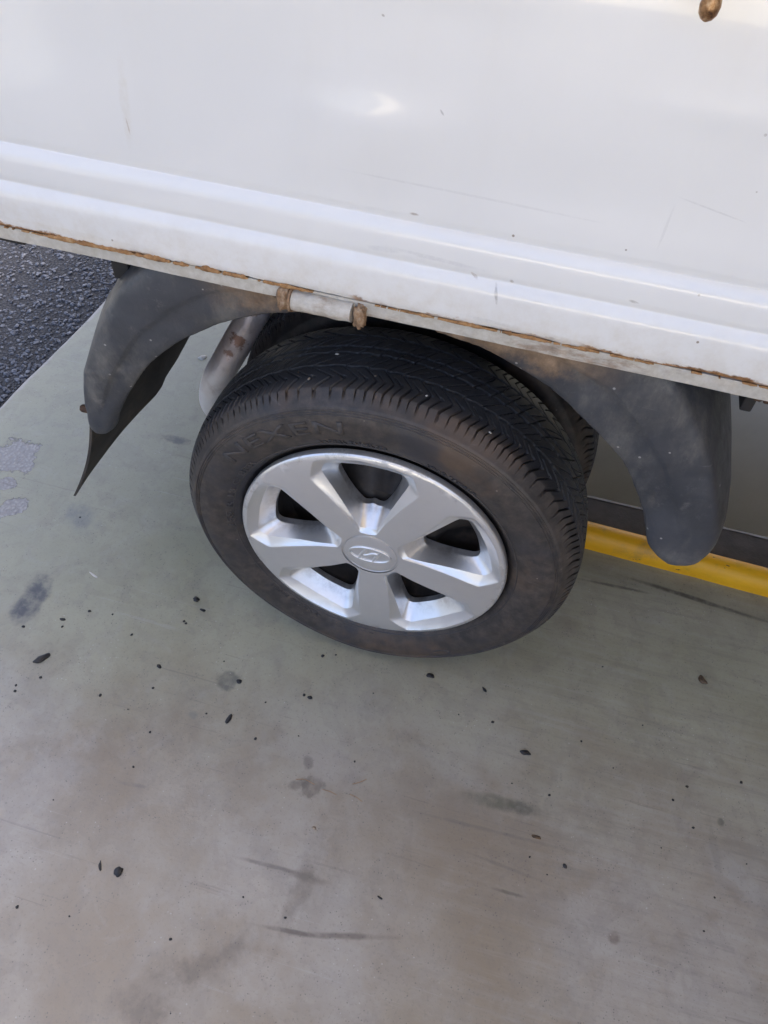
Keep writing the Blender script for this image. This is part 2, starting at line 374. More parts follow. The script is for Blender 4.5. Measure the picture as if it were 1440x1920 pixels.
def fast_mesh(name, V, F, smooth=True):
    me = bpy.data.meshes.new(name); V = np.asarray(V, np.float32); F = np.asarray(F, np.int32)
    me.vertices.add(len(V)); me.vertices.foreach_set('co', V.ravel())
    me.loops.add(F.size); me.loops.foreach_set('vertex_index', F.ravel())
    me.polygons.add(len(F)); me.polygons.foreach_set('loop_start', np.arange(len(F), dtype=np.int32) * F.shape[1])
    me.polygons.foreach_set('use_smooth', np.full(len(F), smooth)); me.update(calc_edges=True); me.validate()
    return me
def tube(pts, rad, seg=20, caps=True):
    pts = [Vector(p) for p in pts]; n = len(pts)
    rad = rad if hasattr(rad, '__len__') else [rad] * n
    V = []; nrm = None
    for i, p in enumerate(pts):
        d = (pts[min(i + 1, n - 1)] - pts[max(i - 1, 0)]).normalized()
        if nrm is None: nrm = d.orthogonal().normalized()
        nrm = (nrm - d * nrm.dot(d)).normalized(); bn = d.cross(nrm)
        for k in range(seg):
            a = 2 * math.pi * k / seg; V.append(p + (nrm * math.cos(a) + bn * math.sin(a)) * rad[i])
    F = [tuple(q) for q in grid_faces(n, seg, False, True)]
    if caps: F += [tuple(range(seg))[::-1], tuple(range((n - 1) * seg, n * seg))]
    return V, F
def box(a, b, bev=0.0):
    bm = bmesh.new(); bmesh.ops.create_cube(bm, size=1)
    for v in bm.verts: v.co = Vector([(a[i] + b[i]) / 2 + v.co[i] * (b[i] - a[i]) for i in range(3)])
    if bev: bmesh.ops.bevel(bm, geom=bm.edges[:], offset=bev, segments=2, profile=.5, affect='EDGES')
    me = bpy.data.meshes.new('box'); bm.to_mesh(me); bm.free(); return me
def bez(P, n=24):
    """Catmull-Rom through the points"""
    P = [Vector(p) for p in P]; Q = [P[0] * 2 - P[1]] + P + [P[-1] * 2 - P[-2]]; out = []
    for i in range(1, len(Q) - 2):
        for k in range(n):
            t = k / n; a, b, c, d = Q[i - 1:i + 3]
            out.append(.5 * ((2 * b) + (c - a) * t + (2 * a - 5 * b + 4 * c - d) * t * t + (3 * b - a - 3 * c + d) * t ** 3))
    out.append(P[-1]); return out
def fnoise(x, seed=0, octv=4):
    """cheap 1-D value noise"""
    r = np.random.default_rng(seed); x = np.asarray(x, float); s = np.zeros_like(x); amp = 1.0
    for o in range(octv):
        tab = r.random(4096) * 2 - 1; xi = np.floor(x).astype(int); fr = x - xi; fr = fr * fr * (3 - 2 * fr)
        s += amp * (tab[xi % 4096] * (1 - fr) + tab[(xi + 1) % 4096] * fr); x = x * 2.03 + 11.7; amp *= .5
    return s / 1.9

def blobmesh(seed, sx, sy, sz, kink=0.0):
    bm = bmesh.new(); bmesh.ops.create_icosphere(bm, subdivisions=3, radius=1); r = np.random.default_rng(seed); K = r.normal(size=(8, 3)) * 2.6; ph = r.random(8) * 6
    for v in bm.verts:
        p = v.co.copy(); d = sum(math.sin(K[i][0] * p.x + K[i][1] * p.y + K[i][2] * p.z + ph[i]) for i in range(8)) / 8
        v.co = Vector((p.x * sx * (1 + .5 * d), p.y * sy * (1 + .6 * d) + kink * sx * (p.x ** 2), p.z * sz * (1 + .3 * d)))
        if v.co.z < -.25 * sz: v.co.z = -.25 * sz
    for f in bm.faces: f.smooth = True
    me = bpy.data.meshes.new('crumb'); bm.to_mesh(me); bm.free(); return me

# ------------------------------------------------------------------ the setting
# floor marks: (centre, half size, angle, wobble, softness, colour, amount)
FL = {}
STAINS = []
SPALLS = []
STAINS = [
    ((-0.5941, -0.0645), (0.0462, 0.0219), 1.653, 0.35, 0.35, (0.075, 0.078, 0.085), 0.85),
    ((-0.2033, -0.1129), (0.0171, 0.0171), 0.587, 0.5, 0.3, (0.15, 0.15, 0.125), 0.75),
    ((0.5736, 0.2990), (0.1097, 0.0046), -0.089, 0.25, 0.5, (0.07, 0.06, 0.05), 0.7),
    ((0.4226, 0.2829), (0.0581, 0.0032), 0.049, 0.3, 0.5, (0.08, 0.07, 0.06), 0.6),
    ((-0.0334, -0.3673), (0.0440, 0.0029), 0.047, 0.3, 0.5, (0.12, 0.105, 0.1), 0.6),
    ((0.0193, -0.3676), (0.0320, 0.0050), 0.019, 0.3, 0.6, (0.13, 0.115, 0.105), 0.55),
    ((0.0228, -0.4395), (0.0430, 0.0029), 0.107, 0.25, 0.5, (0.1, 0.085, 0.08), 0.7),
    ((0.0952, -0.4252), (0.0605, 0.0036), 0.243, 0.25, 0.6, (0.12, 0.1, 0.09), 0.6),
    ((0.2746, -0.1854), (0.0601, 0.0109), 0.080, 0.3, 0.5, (0.14, 0.14, 0.105), 0.7),
    ((0.3079, -0.1842), (0.0188, 0.0076), -0.022, 0.4, 0.6, (0.09, 0.088, 0.075), 0.65),
    ((0.2752, -0.2290), (0.0976, 0.0024), 0.041, 0.4, 0.7, (0.16, 0.15, 0.13), 0.4),
    ((0.3090, -0.3076), (0.0233, 0.0022), 0.017, 0.3, 0.6, (0.11, 0.1, 0.085), 0.6),
    ((0.2954, -0.2743), (0.0525, 0.0023), -0.078, 0.3, 0.8, (0.16, 0.15, 0.13), 0.4),
    ((-0.1265, -0.5689), (0.0425, 0.0239), 0.897, 0.9, 0.7, (0.15, 0.125, 0.10), 0.55),
    ((-0.0592, -0.4965), (0.0628, 0.0143), 0.713, 0.8, 0.7, (0.15, 0.125, 0.10), 0.55),
    ((0.0202, -0.3853), (0.0521, 0.0129), 1.496, 0.7, 0.6, (0.15, 0.13, 0.11), 0.5),
    ((-0.0350, -0.3645), (0.0531, 0.0146), -0.684, 0.9, 0.5, (0.21, 0.19, 0.17), 0.3),
    ((-0.0114, -0.2397), (0.0207, 0.0140), 0.185, 0.9, 0.3, (0.14, 0.12, 0.10), 0.6),
    ((-0.0334, -0.2449), (0.0143, 0.0083), 0.343, 0.7, 0.3, (0.14, 0.12, 0.10), 0.55),
    ((-0.0284, -0.2074), (0.0093, 0.0066), -0.879, 0.6, 0.4, (0.15, 0.135, 0.12), 0.5),
    ((-0.2323, -0.1844), (0.0084, 0.0068), -0.292, 0.6, 0.4, (0.19, 0.2, 0.18), 0.5),
    ((0.4596, -0.3244), (0.0074, 0.0078), 0.095, 0.5, 0.4, (0.15, 0.12, 0.1), 0.6),
    ((0.6102, -0.1163), (0.0053, 0.0057), 0.131, 0.5, 0.4, (0.14, 0.14, 0.11), 0.7),
    ((-0.2698, -0.3151), (0.0189, 0.0028), 0.111, 0.3, 0.6, (0.17, 0.155, 0.145), 0.5),
    ((0.6383, -0.1908), (0.0446, 0.0225), -0.557, 0.9, 0.6, (0.4, 0.39, 0.36), 0.45),
    ((0.6003, -0.1584), (0.0386, 0.0052), -1.374, 0.6, 0.6, (0.2, 0.19, 0.16), 0.35),
    ((-0.6126, 0.1320), (0.0400, 0.0235), -0.315, 0.7, 0.6, (0.17, 0.19, 0.19), 0.5),
    ((-0.5235, 0.3793), (0.0239, 0.0094), 0.051, 0.8, 0.5, (0.1, 0.1, 0.1), 0.7),
]
SPALLS = [
    ((-0.8092, 0.2327), (0.0413, 0.0477), 0.599),
    ((-0.7910, 0.1649), (0.0206, 0.0162), 0.316),
    ((-0.7468, 0.1099), (0.0309, 0.0244), 0.893),
]
M['concrete'] = m_concrete()

EX0 = lambda y: -.926 + .0625 * (y - .359)            # pad's edge against the asphalt
KY = lambda x: .356 - .030 * (x - .36)                # near side of the kerb
PX0, PX1, PY0, PY1 = .06, 6.0, .495, 1.22             # inspection pit
def ground():
    y0, y1, x1 = -16.0, 9.0, 9.0; bev = .006
    ys = [y0, -3, -1, -.3, 0, .15, .3, PY0, .7, .9, PY1, 2, 4, y1]
    V = []; F = []
    fn = lambda y: float(fnoise([y * 9 + 40], 3)[0]) * .004 if -1 < y < 3 else 0
    ys2 = sorted(set(ys + list(np.round(np.arange(-.6, 2.6, .02), 3)))); n = len(ys2)
    for y in ys2:
        e = EX0(y) + fn(y); x0 = PX0
        V += [(e + .001, y, -.03), (e, y, -bev), (e + bev * .4, y, -.0015), (e + bev, y, 0), (x0, y, 0)]
    for i in range(n - 1):
        for k in range(4): F.append((i * 5 + k, (i + 1) * 5 + k, (i + 1) * 5 + k + 1, i * 5 + k + 1)[::-1])
    b = len(V); V += [(PX0, y0, 0), (x1, y0, 0), (x1, PY0, 0), (PX0, PY0, 0), (PX0, PY1, 0), (x1, PY1, 0), (x1, y1, 0), (PX0, y1, 0), (PX1, PY0, 0), (PX1, PY1, 0)]
    F += [(b, b + 1, b + 2, b + 8, b + 3), (b + 4, b + 9, b + 5, b + 6, b + 7), (b + 8, b + 2, b + 5, b + 9)]
    me = mesh('concrete_floor', V, F, True, 40); o = tag(link('concrete_floor', me, 'concrete'), kind='structure')
    # asphalt outside the pad, 18 mm lower, right out to the horizon
    z = -.018; B = 600
    V = []; F = []
    yy = [-B, y0, -1, 0, .36, .82, 2, y1, B]
    for y in yy: V += [(-B, y, z), (EX0(min(max(y, y0), y1)) + .004, y, z)]
    for i in range(len(yy) - 1): F.append((2 * i, 2 * i + 1, 2 * i + 3, 2 * i + 2))
    b = len(V); V += [(V[1][0], -B, z), (B, -B, z), (B, y0, z), (V[3][0], y0, z), (x1, y0, z), (x1, y1, z), (B, y1, z), (B, B, z), (V[2 * len(yy) - 1][0], B, z), (V[2 * len(yy) - 3][0], y1, z)]
    F += [(b, b + 1, b + 2, b + 3), (b + 4, b + 2, b + 6, b + 5), (b + 9, b + 6, b + 7, b + 8)]
    tag(link('asphalt', mesh('asphalt', V, F, False), 'asphalt'), kind='structure')
    # pit below the truck
    D = -1.35
    V = [(PX0, PY0, 0), (PX1, PY0, 0), (PX1, PY1, 0), (PX0, PY1, 0), (PX0, PY0, D), (PX1, PY0, D), (PX1, PY1, D), (PX0, PY1, D)]
    F = [(0, 1, 5, 4), (1, 2, 6, 5), (2, 3, 7, 6), (3, 0, 4, 7), (4, 5, 6, 7)]
    tag(link('inspection_pit', mesh('inspection_pit', V, F, False), 'pit'), kind='structure')
ground()

# flat canopy over the drive lane, unseen and added for its shade; the pad's left edge lies open to the sky
def canopy():
    t = NT('shade_canopy_soffit'); n = t.noise(2, 4)
    M['soffit'] = t.set(Base_Color=t.mix(t.mr(n, .3, .7), (.58, .50, .40), (.64, .56, .46)), Roughness=.7)
    o = link('shade_canopy_roof', box((-.75, -3.0, 4.20), (8.8, 8.5, 4.45), .01), 'soffit'); tag(o, kind='structure')
    for x, y in ((7.6, -2.6), (7.6, 6.8)):
        link('shade_canopy_column', box((x - .12, y - .12, .0), (x + .12, y + .12, 4.20), .01), 'soffit', o)
canopy()
t = NT('shade_wall_paint'); M['beige'] = t.set(Base_Color=t.mix(t.mr(t.noise(3, 5), .3, .7), (.40, .33, .25), (.46, .39, .30)), Roughness=.8)
tag(link('shade_wall', box((3.6, -2.8, .0), (3.8, 8.3, 4.19), .01), 'beige'), kind='structure')  # unseen wall, added to make the light from the right darker and warmer

# loose-textured asphalt: stones standing out of the binder, near part only
def chips():
    base = []
    for s in range(10):
        bm = bmesh.new(); bmesh.ops.create_icosphere(bm, subdivisions=1, radius=1); r = np.random.default_rng(s)
        for v in bm.verts: v.co *= .72 + .5 * r.random()
        base.append((np.array([v.co[:] for v in bm.verts]), np.array([[v.index for v in f.verts] for f in bm.faces]))); bm.free()
    V = []; F = []; off = 0; N = 26000
    for i in range(N):
        y = -.1 + 2.7 * rng.random(); x = EX0(y) - .010 - .012 * rng.random() - 1.75 * rng.random() ** 1.25
        s = .0028 + .0038 * rng.random() ** 2
        bv, bf = base[i % 10]
        a = rng.random() * 6.28; ca, sa = math.cos(a), math.sin(a)
        p = bv * np.array([s * (.8 + .6 * rng.random()), s * (.7 + .5 * rng.random()), s * .75])
        p = np.stack([p[:, 0] * ca - p[:, 1] * sa + x, p[:, 0] * sa + p[:, 1] * ca + y, p[:, 2] - .018 + .0012 * rng.normal()], 1)
        V.append(p); F.append(bf + off); off += len(bv)
    me = fast_mesh('asphalt_stones', np.concatenate(V), np.concatenate(F), False)
    o = link('asphalt_stones', me, 'chip'); tag(o, 'coarse dark stones of the asphalt left of the concrete pad', 'asphalt', kind='stuff')
chips()

def kerb():
    root = bpy.data.objects.new('wheel_kerb', None); COL.objects.link(root)
    root.location = (.36, .35, 0)
    tag(root, 'yellow painted kerb on the floor behind the wheel, beside the pit', 'kerb')
    prof = [(0, -.02), (0.0, .012), (.003, .027), (.010, .036), (.020, .0395), (.032, .0395), (.040, .036), (.045, .027), (.046, -.02)]
    xs = np.linspace(PX0 + .05, 5.5, 260); V = []
    for i, x in enumerate(xs):
        w = fnoise([x * 16], 5)[0] * .0012
        for j, (dy, z) in enumerate(prof): V.append((x - .36, KY(x) + dy - .35 + w * (1 if j < 4 else -1), z + w * .5))
    F = grid_faces(len(xs), len(prof))[:, ::-1]
    F = [tuple(f) for f in F] + [tuple(range(len(prof)))]
    o = link('kerb_body', mesh('kerb_body', V, F, True, 50), 'yellow', root)
    # dark grimy strip between kerb and pit with a pale worn arris
    V = []; xs2 = np.linspace(PX0, 5.5, 240)
    for x in xs2: V += [(x - .36, KY(x) + .044 - .35, .004), (x - .36, PY0 - .004 - .35 + fnoise([x * 30], 8)[0] * .0012, .004)]
    link('ledge', mesh('ledge', V, [tuple(f) for f in grid_faces(len(xs2), 2)[:, ::-1]], False), 'ledge', root)
    V = []
    for x in xs2: V += [(x - .36, PY0 - .0046 - .35 + fnoise([x * 30], 8)[0] * .0012, .0052), (x - .36, PY0 + .0005 - .35, .005), (x - .36, PY0 + .001 - .35, -.02)]
    link('edge_trim', mesh('edge_trim', V, [tuple(f) for f in grid_faces(len(xs2), 3)[:, ::-1]], False), 'ledge_edge', root)
kerb()

# ------------------------------------------------------------------ the truck
TR = bpy.data.objects.new('pickup_truck', None); COL.objects.link(TR)
tag(TR, 'white pickup truck bed with rusty lower edge above a silver-capped rear wheel', 'truck')
ZC = .2905; RT = .2975
BX0, BX1 = -1.15, 1.75      # ends of the bed

# --- drop side: folded sheet
def side_panel():
    prof = [(-.0170, .7345), (-.0225, .7348), (-.0245, .7375), (-.0247, .7440), (-.0245, .752), (-.0243, .764), (-.0241, .7690), (-.0236, .7725), (-.0228, .7755), (-.0190, .7822), (-.0176, .7836), (-.0174, .7852), (-.0182, .7872), (-.0184, .792),
            (-.0184, .8045), (-.0181, .8090), (-.0174, .8120), (-.0165, .8145), (-.0128, .8204), (-.0112, .8216), (-.0110, .8232), (-.0119, .8256), (-.0120, .831)]
    for z in np.linspace(.84, 1.10, 34): prof.append((-.0120 + .006 * ((z - .84) / .26) ** 2, z))
    prof += [(-.007, 1.106), (-.012, 1.110), (-.014, 1.118), (-.013, 1.130), (-.008, 1.136), (.022, 1.136), (.026, 1.130), (.026, .745), (-.0170, .745)]
    prof = np.array(prof); xs = np.linspace(BX0, BX1, 320); nx, npf = len(xs), len(prof)
    X = np.repeat(xs[:, None], npf, 1); Yv = np.repeat(prof[None, :, 0], nx, 0).copy(); Z = np.repeat(prof[None, :, 1], nx, 0).copy()
    front = np.zeros(npf); front[:57] = 1
    # dents and slight oil-canning of the sheet
    def dent(cx, cz, sx, sz, d, a=0):
        u = (X - cx) * math.cos(a) + (Z - cz) * math.sin(a); v = -(X - cx) * math.sin(a) + (Z - cz) * math.cos(a)
        return d * np.exp(-(u / sx) ** 2 - (v / sz) ** 2)
    up_ = (Z - .900) - .05 * (X + .035); dy = -.0036 * np.exp(-((X + .035) / .065) ** 2 - (up_ / np.where(up_ > 0, .021, .050)) ** 2) + dent(.255, .952, .07, .010, -.0010, .0) + dent(.03, 1.006, .08, .012, -.0015, .04)
    dy += dent(-.3, .92, .16, .05, .002) + dent(.45, .90, .2, .05, .0025) + dent(.16, .87, .14, .03, .0014) + dent(-.2, 1.02, .2, .04, -.0015)
    sm = np.clip((Z - .832) / .03, 0, 1)
    Yv += front[None, :] * (dy * sm + .0005 * fnoise(xs * 6, 2)[:, None])
    lip = np.array([1.0 if z < .738 and y < -.016 else 0 for y, z in prof])
    Z += lip[None, :] * (.0016 * fnoise(xs * 45, 9)[:, None])
    V = np.stack([X, Yv, Z], -1).reshape(-1, 3)
    F = list(map(tuple, grid_faces(nx, npf)[:, ::-1])) + [tuple(range(npf)), tuple(range((nx - 1) * npf, nx * npf))[::-1]]
    o = link('side_panel', mesh('side_panel', V, F, True, 38), 'paint', TR)
    o['label'] = 'white side panel with two long pressed folds and rusty lower lip'
side_panel()

# --- ragged rust flakes along the lip
def rust_lip():
    V = []; F = []; xs = np.arange(-.62, .95, .0009); nz = fnoise(xs * 60, 21, 5); fz = fnoise(xs * 260, 25, 4); on = fnoise(xs * 6.2 + 3, 33, 4)
    win = np.clip(1.25 - np.abs((xs + .27) / .20) ** 4, 0, 1) + np.clip(1.2 - np.abs((xs - .13) / .15) ** 4, 0, 1) + .45 * (xs > .3)
    h = np.clip(win, 0, 1) * np.clip((on + .50) * 1.5, 0, 1) * np.clip(.0024 + .0040 * nz + .0020 * fz, 0, .0085)
    for i, x in enumerate(xs):
        t = h[i]; b = .0010 * fnoise([x * 180], 41)[0]; y = -.0248 - (.0012 + b * .6) * min(1, t / .0022)
        V += [(x, -.0165, .7340 - t * .25), (x, y, .7340 - t * .25 + b), (x, y - .0004 - b, .7340 + t * .45), (x, -.0243, .7346 + t)]
    F = [tuple(f) for f in grid_faces(len(xs), 4)[:, ::-1] if h[f.min() // 4] > .0005]
    link('rust_edge', mesh('rust_edge', V, F, True), 'rust_lip', TR)['label'] = 'flaking brown rust along the lower lip of the panel'
rust_lip()

# --- bed rail below the drop side
def rail():
    prof = [(.030, .7155), (-.0175, .7155), (-.0205, .7172), (-.0213, .7200), (-.0213, .7332), (.030, .7332)]
    xs = np.linspace(BX0, BX1, 400); V = []
    for x in xs:
        w = .0006 * fnoise([x * 14], 12)[0]
        for y, z in prof: V.append((x, y + w, z + w))
    F = [tuple(f) for f in grid_faces(len(xs), 6, False, True)[:, ::-1]] + [tuple(range(6)), tuple(range((399) * 6, 400 * 6))[::-1]]
    link('bed_rail', mesh('bed_rail', V, F, True, 35), 'rail', TR)
rail()

# --- hinge between rail and drop side
def hinge():
    xs = np.linspace(-.094, -.030, 26)
    V, F = tube([(x, -.0222 + .0004 * math.sin(x * 300), .7195 + .0003 * math.sin(x * 170)) for x in xs], .0108, 28)
    h = link('hinge', mesh('hinge', V, F, True, 40), 'rail', TR); h['label'] = 'dirty white hinge barrel under the panel'
    def lump(name, c, s, seed, mat):
        bm = bmesh.new(); bmesh.ops.create_icosphere(bm, subdivisions=4, radius=1); r = np.random.default_rng(seed); K = r.normal(size=(14, 3)) * 5.5; ph = r.random(14) * 6
        for v in bm.verts:
            p = v.co; d = sum(math.sin(K[i][0] * p.x + K[i][1] * p.y + K[i][2] * p.z + ph[i]) for i in range(14)) / 14
            q = [math.copysign(abs(a) ** .72, a) for a in p]
            v.co = Vector([c[i] + s[i] * q[i] * (1 + .62 * d) for i in range(3)])
        for f in bm.faces: f.smooth = True
        me = bpy.data.meshes.new(name); bm.to_mesh(me); bm.free(); return link(name, me, mat, h)
    lump('bracket', (-.1035, -.0205, .7190), (.0075, .0085, .0135), 3, 'rust')['label'] = 'lumpy rusty weld at the rear end of the hinge'
    V, F = tube([(-.0963, -.0222, .7195), (-.0940, -.0222, .7195)], .0130, 24)
    link('collar', mesh('collar', V, F, True, 40), 'rust', h)
    lump('pin_head', (-.0225, -.0235, .7175), (.0060, .0085, .0125), 8, 'rust')['label'] = 'rusty pin head at the front end of the hinge'
hinge()

# --- knob of the side latch high on the panel
def latch():
    V = []; F = []
    pts = [(-.0, .10), (0, .07), (0, .04), (0, .020), (0, .010), (0, .003), (0, -.002), (0, -.005), (0, -.0065)]
    rad = [.0036, .0036, .0036, .0038, .0056, .0070, .0062, .0040, .0012]
    V, F = tube([(.2085, -.034, 1.0225 + z) for _, z in pts], rad, 24)
    o = link('latch_handle', mesh('latch_handle', V, F, True), 'knob', TR); o['label'] = 'tarnished brown ball end of the side latch'
    me = box((.200, -.040, 1.100), (.218, -.006, 1.112), .002); link('latch_bracket', me, 'rust', o)
latch()

# --- mudguards: swept shell round the wheel with an outer flange
def mudguard(I, O, tip, name, label, seed, torn):
    """I and O: inner and outer edge of the flange (x, z) from the free tip upwards; the shell runs back over the tyre from O"""
    sp = lambda L: [Vector((p.x, p.z)) for p in bez([(x, 0, z) for x, z in L], 14)]
    I, O = sp(I), sp(O)
    c0 = (I[0] + O[0]) / 2; wd = O[0] - I[0]; ax = Vector(tip) - c0    # rounded free end
    ts = [R(a) for a in (4, 12, 22, 33, 45, 56, 67, 78)]
    I = [c0 - wd / 2 * math.sin(a) ** .85 + ax * math.cos(a) for a in ts] + I; O = [c0 + wd / 2 * math.sin(a) ** .85 + ax * math.cos(a) for a in ts] + O; n = len(I)
    fl = [(0, .0050), (.012, .0020), (.05, .0000), (.18, -.0022), (.34, -.0040), (.42, -.0050), (.45, -.0060), (.49, -.0084), (.52, -.0092), (.64, -.0106), (.80, -.0104), (.90, -.0090), (.955, -.0056), (.985, -.0012), (1.0, .0040)]
    sh = [(.0016, .0085), (.0045, .018), (.0085, .034), (.0130, .08), (.0150, .15), (.0150, .24), (.0150, .32), (.0150, .372)]
    V = []
    for i in range(n):
        a, b = I[i], O[i]; d = (b - a); w = d.length; d = d / max(w, 1e-6); k = min(1, w / .05); s_ = i / (n - 1)
        wv = .0018 * fnoise([s_ * 9], seed)[0]; rag = .0009 * fnoise([s_ * 70], seed + 1)[0] * k
        if torn: rag += .0035 * max(0, s_ - .86) / .14 * fnoise([s_ * 160], seed + 2)[0]
        for t, y in fl:
            p = a.lerp(b, t) + d * (rag * max(0, 1 - t * 8)); fz = min(1, max(0, (i - 6) / 26)); fz = fz * fz * (3 - 2 * fz); yf = -.0085 * (1 - (2 * t - 1) ** 4) + .004 * abs(2 * t - 1) ** 6; y2 = y * fz + yf * (1 - fz)
            V.append((p.x, y2 * k + wv * fz + .002 * (1 - k), p.y))
        for e, y in sh: p = b + d * e; V.append((p.x, y + wv, p.y))
    m = len(fl) + len(sh); F = list(map(tuple, grid_faces(n, m)))
    me = mesh(name, V, F); bm = bmesh.new(); bm.from_mesh(me); bmesh.ops.recalc_face_normals(bm, faces=bm.faces)
    if sum(f.normal.y for f in bm.faces) > 0: bmesh.ops.reverse_faces(bm, faces=bm.faces)
    bm.to_mesh(me); bm.free()
    o = link(name, me, 'plastic', TR); o['label'] = label
    md = o.modifiers.new('thickness', 'SOLIDIFY'); md.thickness = .0028; md.offset = -1
    return o
LI = [(-0.3559, 0.4626), (-0.3391, 0.4940), (-0.3095, 0.5408), (-0.2868, 0.5697), (-0.2474, 0.6081), (-0.2121, 0.6331), (-0.1842, 0.6519), (-0.1387, 0.6724), (-0.0956, 0.6864)]
LO = [(-0.4075, 0.4473), (-0.4038, 0.4734), (-0.3924, 0.5196), (-0.3830, 0.5439), (-0.3496, 0.6136), (-0.3294, 0.6438), (-0.3057, 0.6761), (-0.2545, 0.7180), (-0.1854, 0.742)]
RI = [(0.3390, 0.4744), (0.3284, 0.5000), (0.3066, 0.5403), (0.2798, 0.5795), (0.2499, 0.6060), (0.2178, 0.6313), (0.1899, 0.6521), (0.1618, 0.6669), (0.1013, 0.6900), (0.0493, 0.6996)]
RO = [(0.4161, 0.5041), (0.4073, 0.5284), (0.3900, 0.5687), (0.3699, 0.6093), (0.3450, 0.6476), (0.3207, 0.6790), (0.3007, 0.7028), (0.2761, 0.7180), (0.2225, 0.737), (0.1684, 0.745)]
MG1 = mudguard(LI, LO, (-0.3916, 0.4147), 'mudguard', 'scuffed grey-black plastic mudguard half behind the wheel, with bolted flap', 4, False)
MG2 = mudguard(RI, RO, (0.3957, 0.4343), 'mudguard', 'grey-black plastic mudguard half ahead of the wheel, above the yellow kerb', 17, True)

# --- rubber flap hanging from the rear mudguard
def flap():
    V = []; nu, nv = 22, 26; th = .004
    for side in (0, 1):
        for i in range(nu):
            u = i / (nu - 1); y = .006 + .366 * u
            top = Vector((-.3990 - .004 * u, y, .462)); bx = -.484 + .060 * min(1, u / .55) ** 1.2 - .010 * max(0, u - .55); bz = .243 + .078 * min(1, u / .62)
            for j in range(nv):
                v = j / (nv - 1); p = top.lerp(Vector((bx, y, bz)), v)
                p.x += .010 * math.sin(v * 3.14) * (1 - .4 * u) + .0025 * math.sin(u * 9 + v * 2); p.z += .002 * fnoise([u * 14], 5)[0] * (v > .98)
                V.append((p.x - th * side, p.y, p.z))
    A = grid_faces(nu, nv); B = A[:, ::-1] + nu * nv; F = list(map(tuple, A)) + list(map(tuple, B))
    bd = [i * nv for i in range(nu)] + [(nu - 1) * nv + j for j in range(1, nv)] + [i * nv + nv - 1 for i in range(nu - 2, -1, -1)] + [j for j in range(nv - 2, 0, -1)]
    for k in range(len(bd)): a, b = bd[k], bd[(k + 1) % len(bd)]; F.append((a, b, b + nu * nv, a + nu * nv))
    me = mesh('mud_flap', V, F, True, 40)
    bm = bmesh.new(); bm.from_mesh(me); bmesh.ops.recalc_face_normals(bm, faces=bm.faces); bm.to_mesh(me); bm.free()
    o = link('mud_flap', me, 'flap', MG1)
    V, F = tube([(-.4165, .006, .4500), (-.4135, .006, .4505), (-.400, .006, .4515)], [.0052, .0056, .0056], 6)
    b = link('bolt', mesh('bolt', V, F, False), 'rust_dark', MG1)
flap()
# stays and bolts under the rail
def stays():
    o = link('mudguard_stay', box((-.324, .016, .668), (-.303, .034, .7150), .002), 'chassis', TR)
    o = link('mudguard_stay', box((.372, .020, .668), (.384, .30, .7150), .002), 'chassis', TR)
    V, F = tube([(.378, .006, .698), (.378, .006, .7152)], [.0055, .0055], 6); link('bolt', mesh('bolt', V, F, False), 'rust_dark', TR)
    link('rail_bracket', box((.384, .004, .694), (.43, .05, .7150), .002), 'rust_dark', TR)
    link('rail_bracket', box((-.47, .010, .690), (-.425, .05, .7150), .002), 'chassis', TR)
stays()

# --- exhaust tail pipe passing behind the wheel
EXP = bez([(.10, .40, .615), (-.12, .33, .600), (-.2366, .275, .527), (-.2763, .27, .4464), (-.3202, .27, .3635), (-.3509, .27, .3012), (-.3660, .28, .2413), (-.3600, .305, .190)], 14)
EXH_SPOTS = []
EXH_SPOTS = [((-.292, .248, .420), .014), ((-.309, .248, .388), .010), ((-.262, .250, .478), .011)]
M['chrome'] = m_chrome()
def exhaust():
    V, F = tube(EXP, .0245, 40, True)
    dn = [(Vector((-.292, .27, .408)), .017, .006), (Vector((-.311, .27, .375)), .012, .005), (Vector((-.265, .27, .468)), .014, .005)]
    camv = Vector((.25, -.75, .6)).normalized()
    V2 = []
    for v in V:
        v = Vector(v)
        for p, r, d in dn:
            q = p + camv * .0235; e = (v - q).length; v = v - camv * d * math.exp(-(e / r) ** 2)
        V2.append(v)
    link('exhaust_pipe', mesh('exhaust_pipe', V2, F, True, 60), 'chrome', TR)['label'] = 'dented shiny steel exhaust pipe with rust spots, behind the tyre'
exhaust()

# --- hidden structure: chassis rails, axle, bed floor, other sides
def chassis():
    for y in (.46, .98):
        link('chassis_rail', box((BX0 + .1, y, .545), (BX1 + .6, y + .07, .655), .006), 'chassis', TR)
    V, F = tube([(0, .42, ZC), (0, 1.03, ZC)], .045, 24); link('axle', mesh('axle', V, F), 'chassis', TR)
    for x in (-1.0, -.55, .62, 1.2): link('cross_member', box((x, .045, .660), (x + .05, 1.46, .735), .004), 'chassis', TR)
    link('bed_floor', box((BX0, .032, .772), (BX1, 1.468, .800), .002), 'rail', TR)
    link('inner_sill', box((BX0, .034, .7100), (BX1, .044, .770), .001), 'chassis', TR)
    link('far_side_panel', box((BX0, 1.474, .735), (BX1, 1.50, 1.13), .004), 'paint', TR)
    link('far_rail', box((BX0, 1.47, .7095), (BX1, 1.51, .733), .003), 'rail', TR)
    link('tailgate', box((BX0 - .03, -.0, .735), (BX0 - .002, 1.50, 1.13), .004), 'paint', TR)
    link('front_board', box((BX1 + .002, -.0, .735), (BX1 + .03, 1.50, 1.30), .004), 'paint', TR)
chassis()

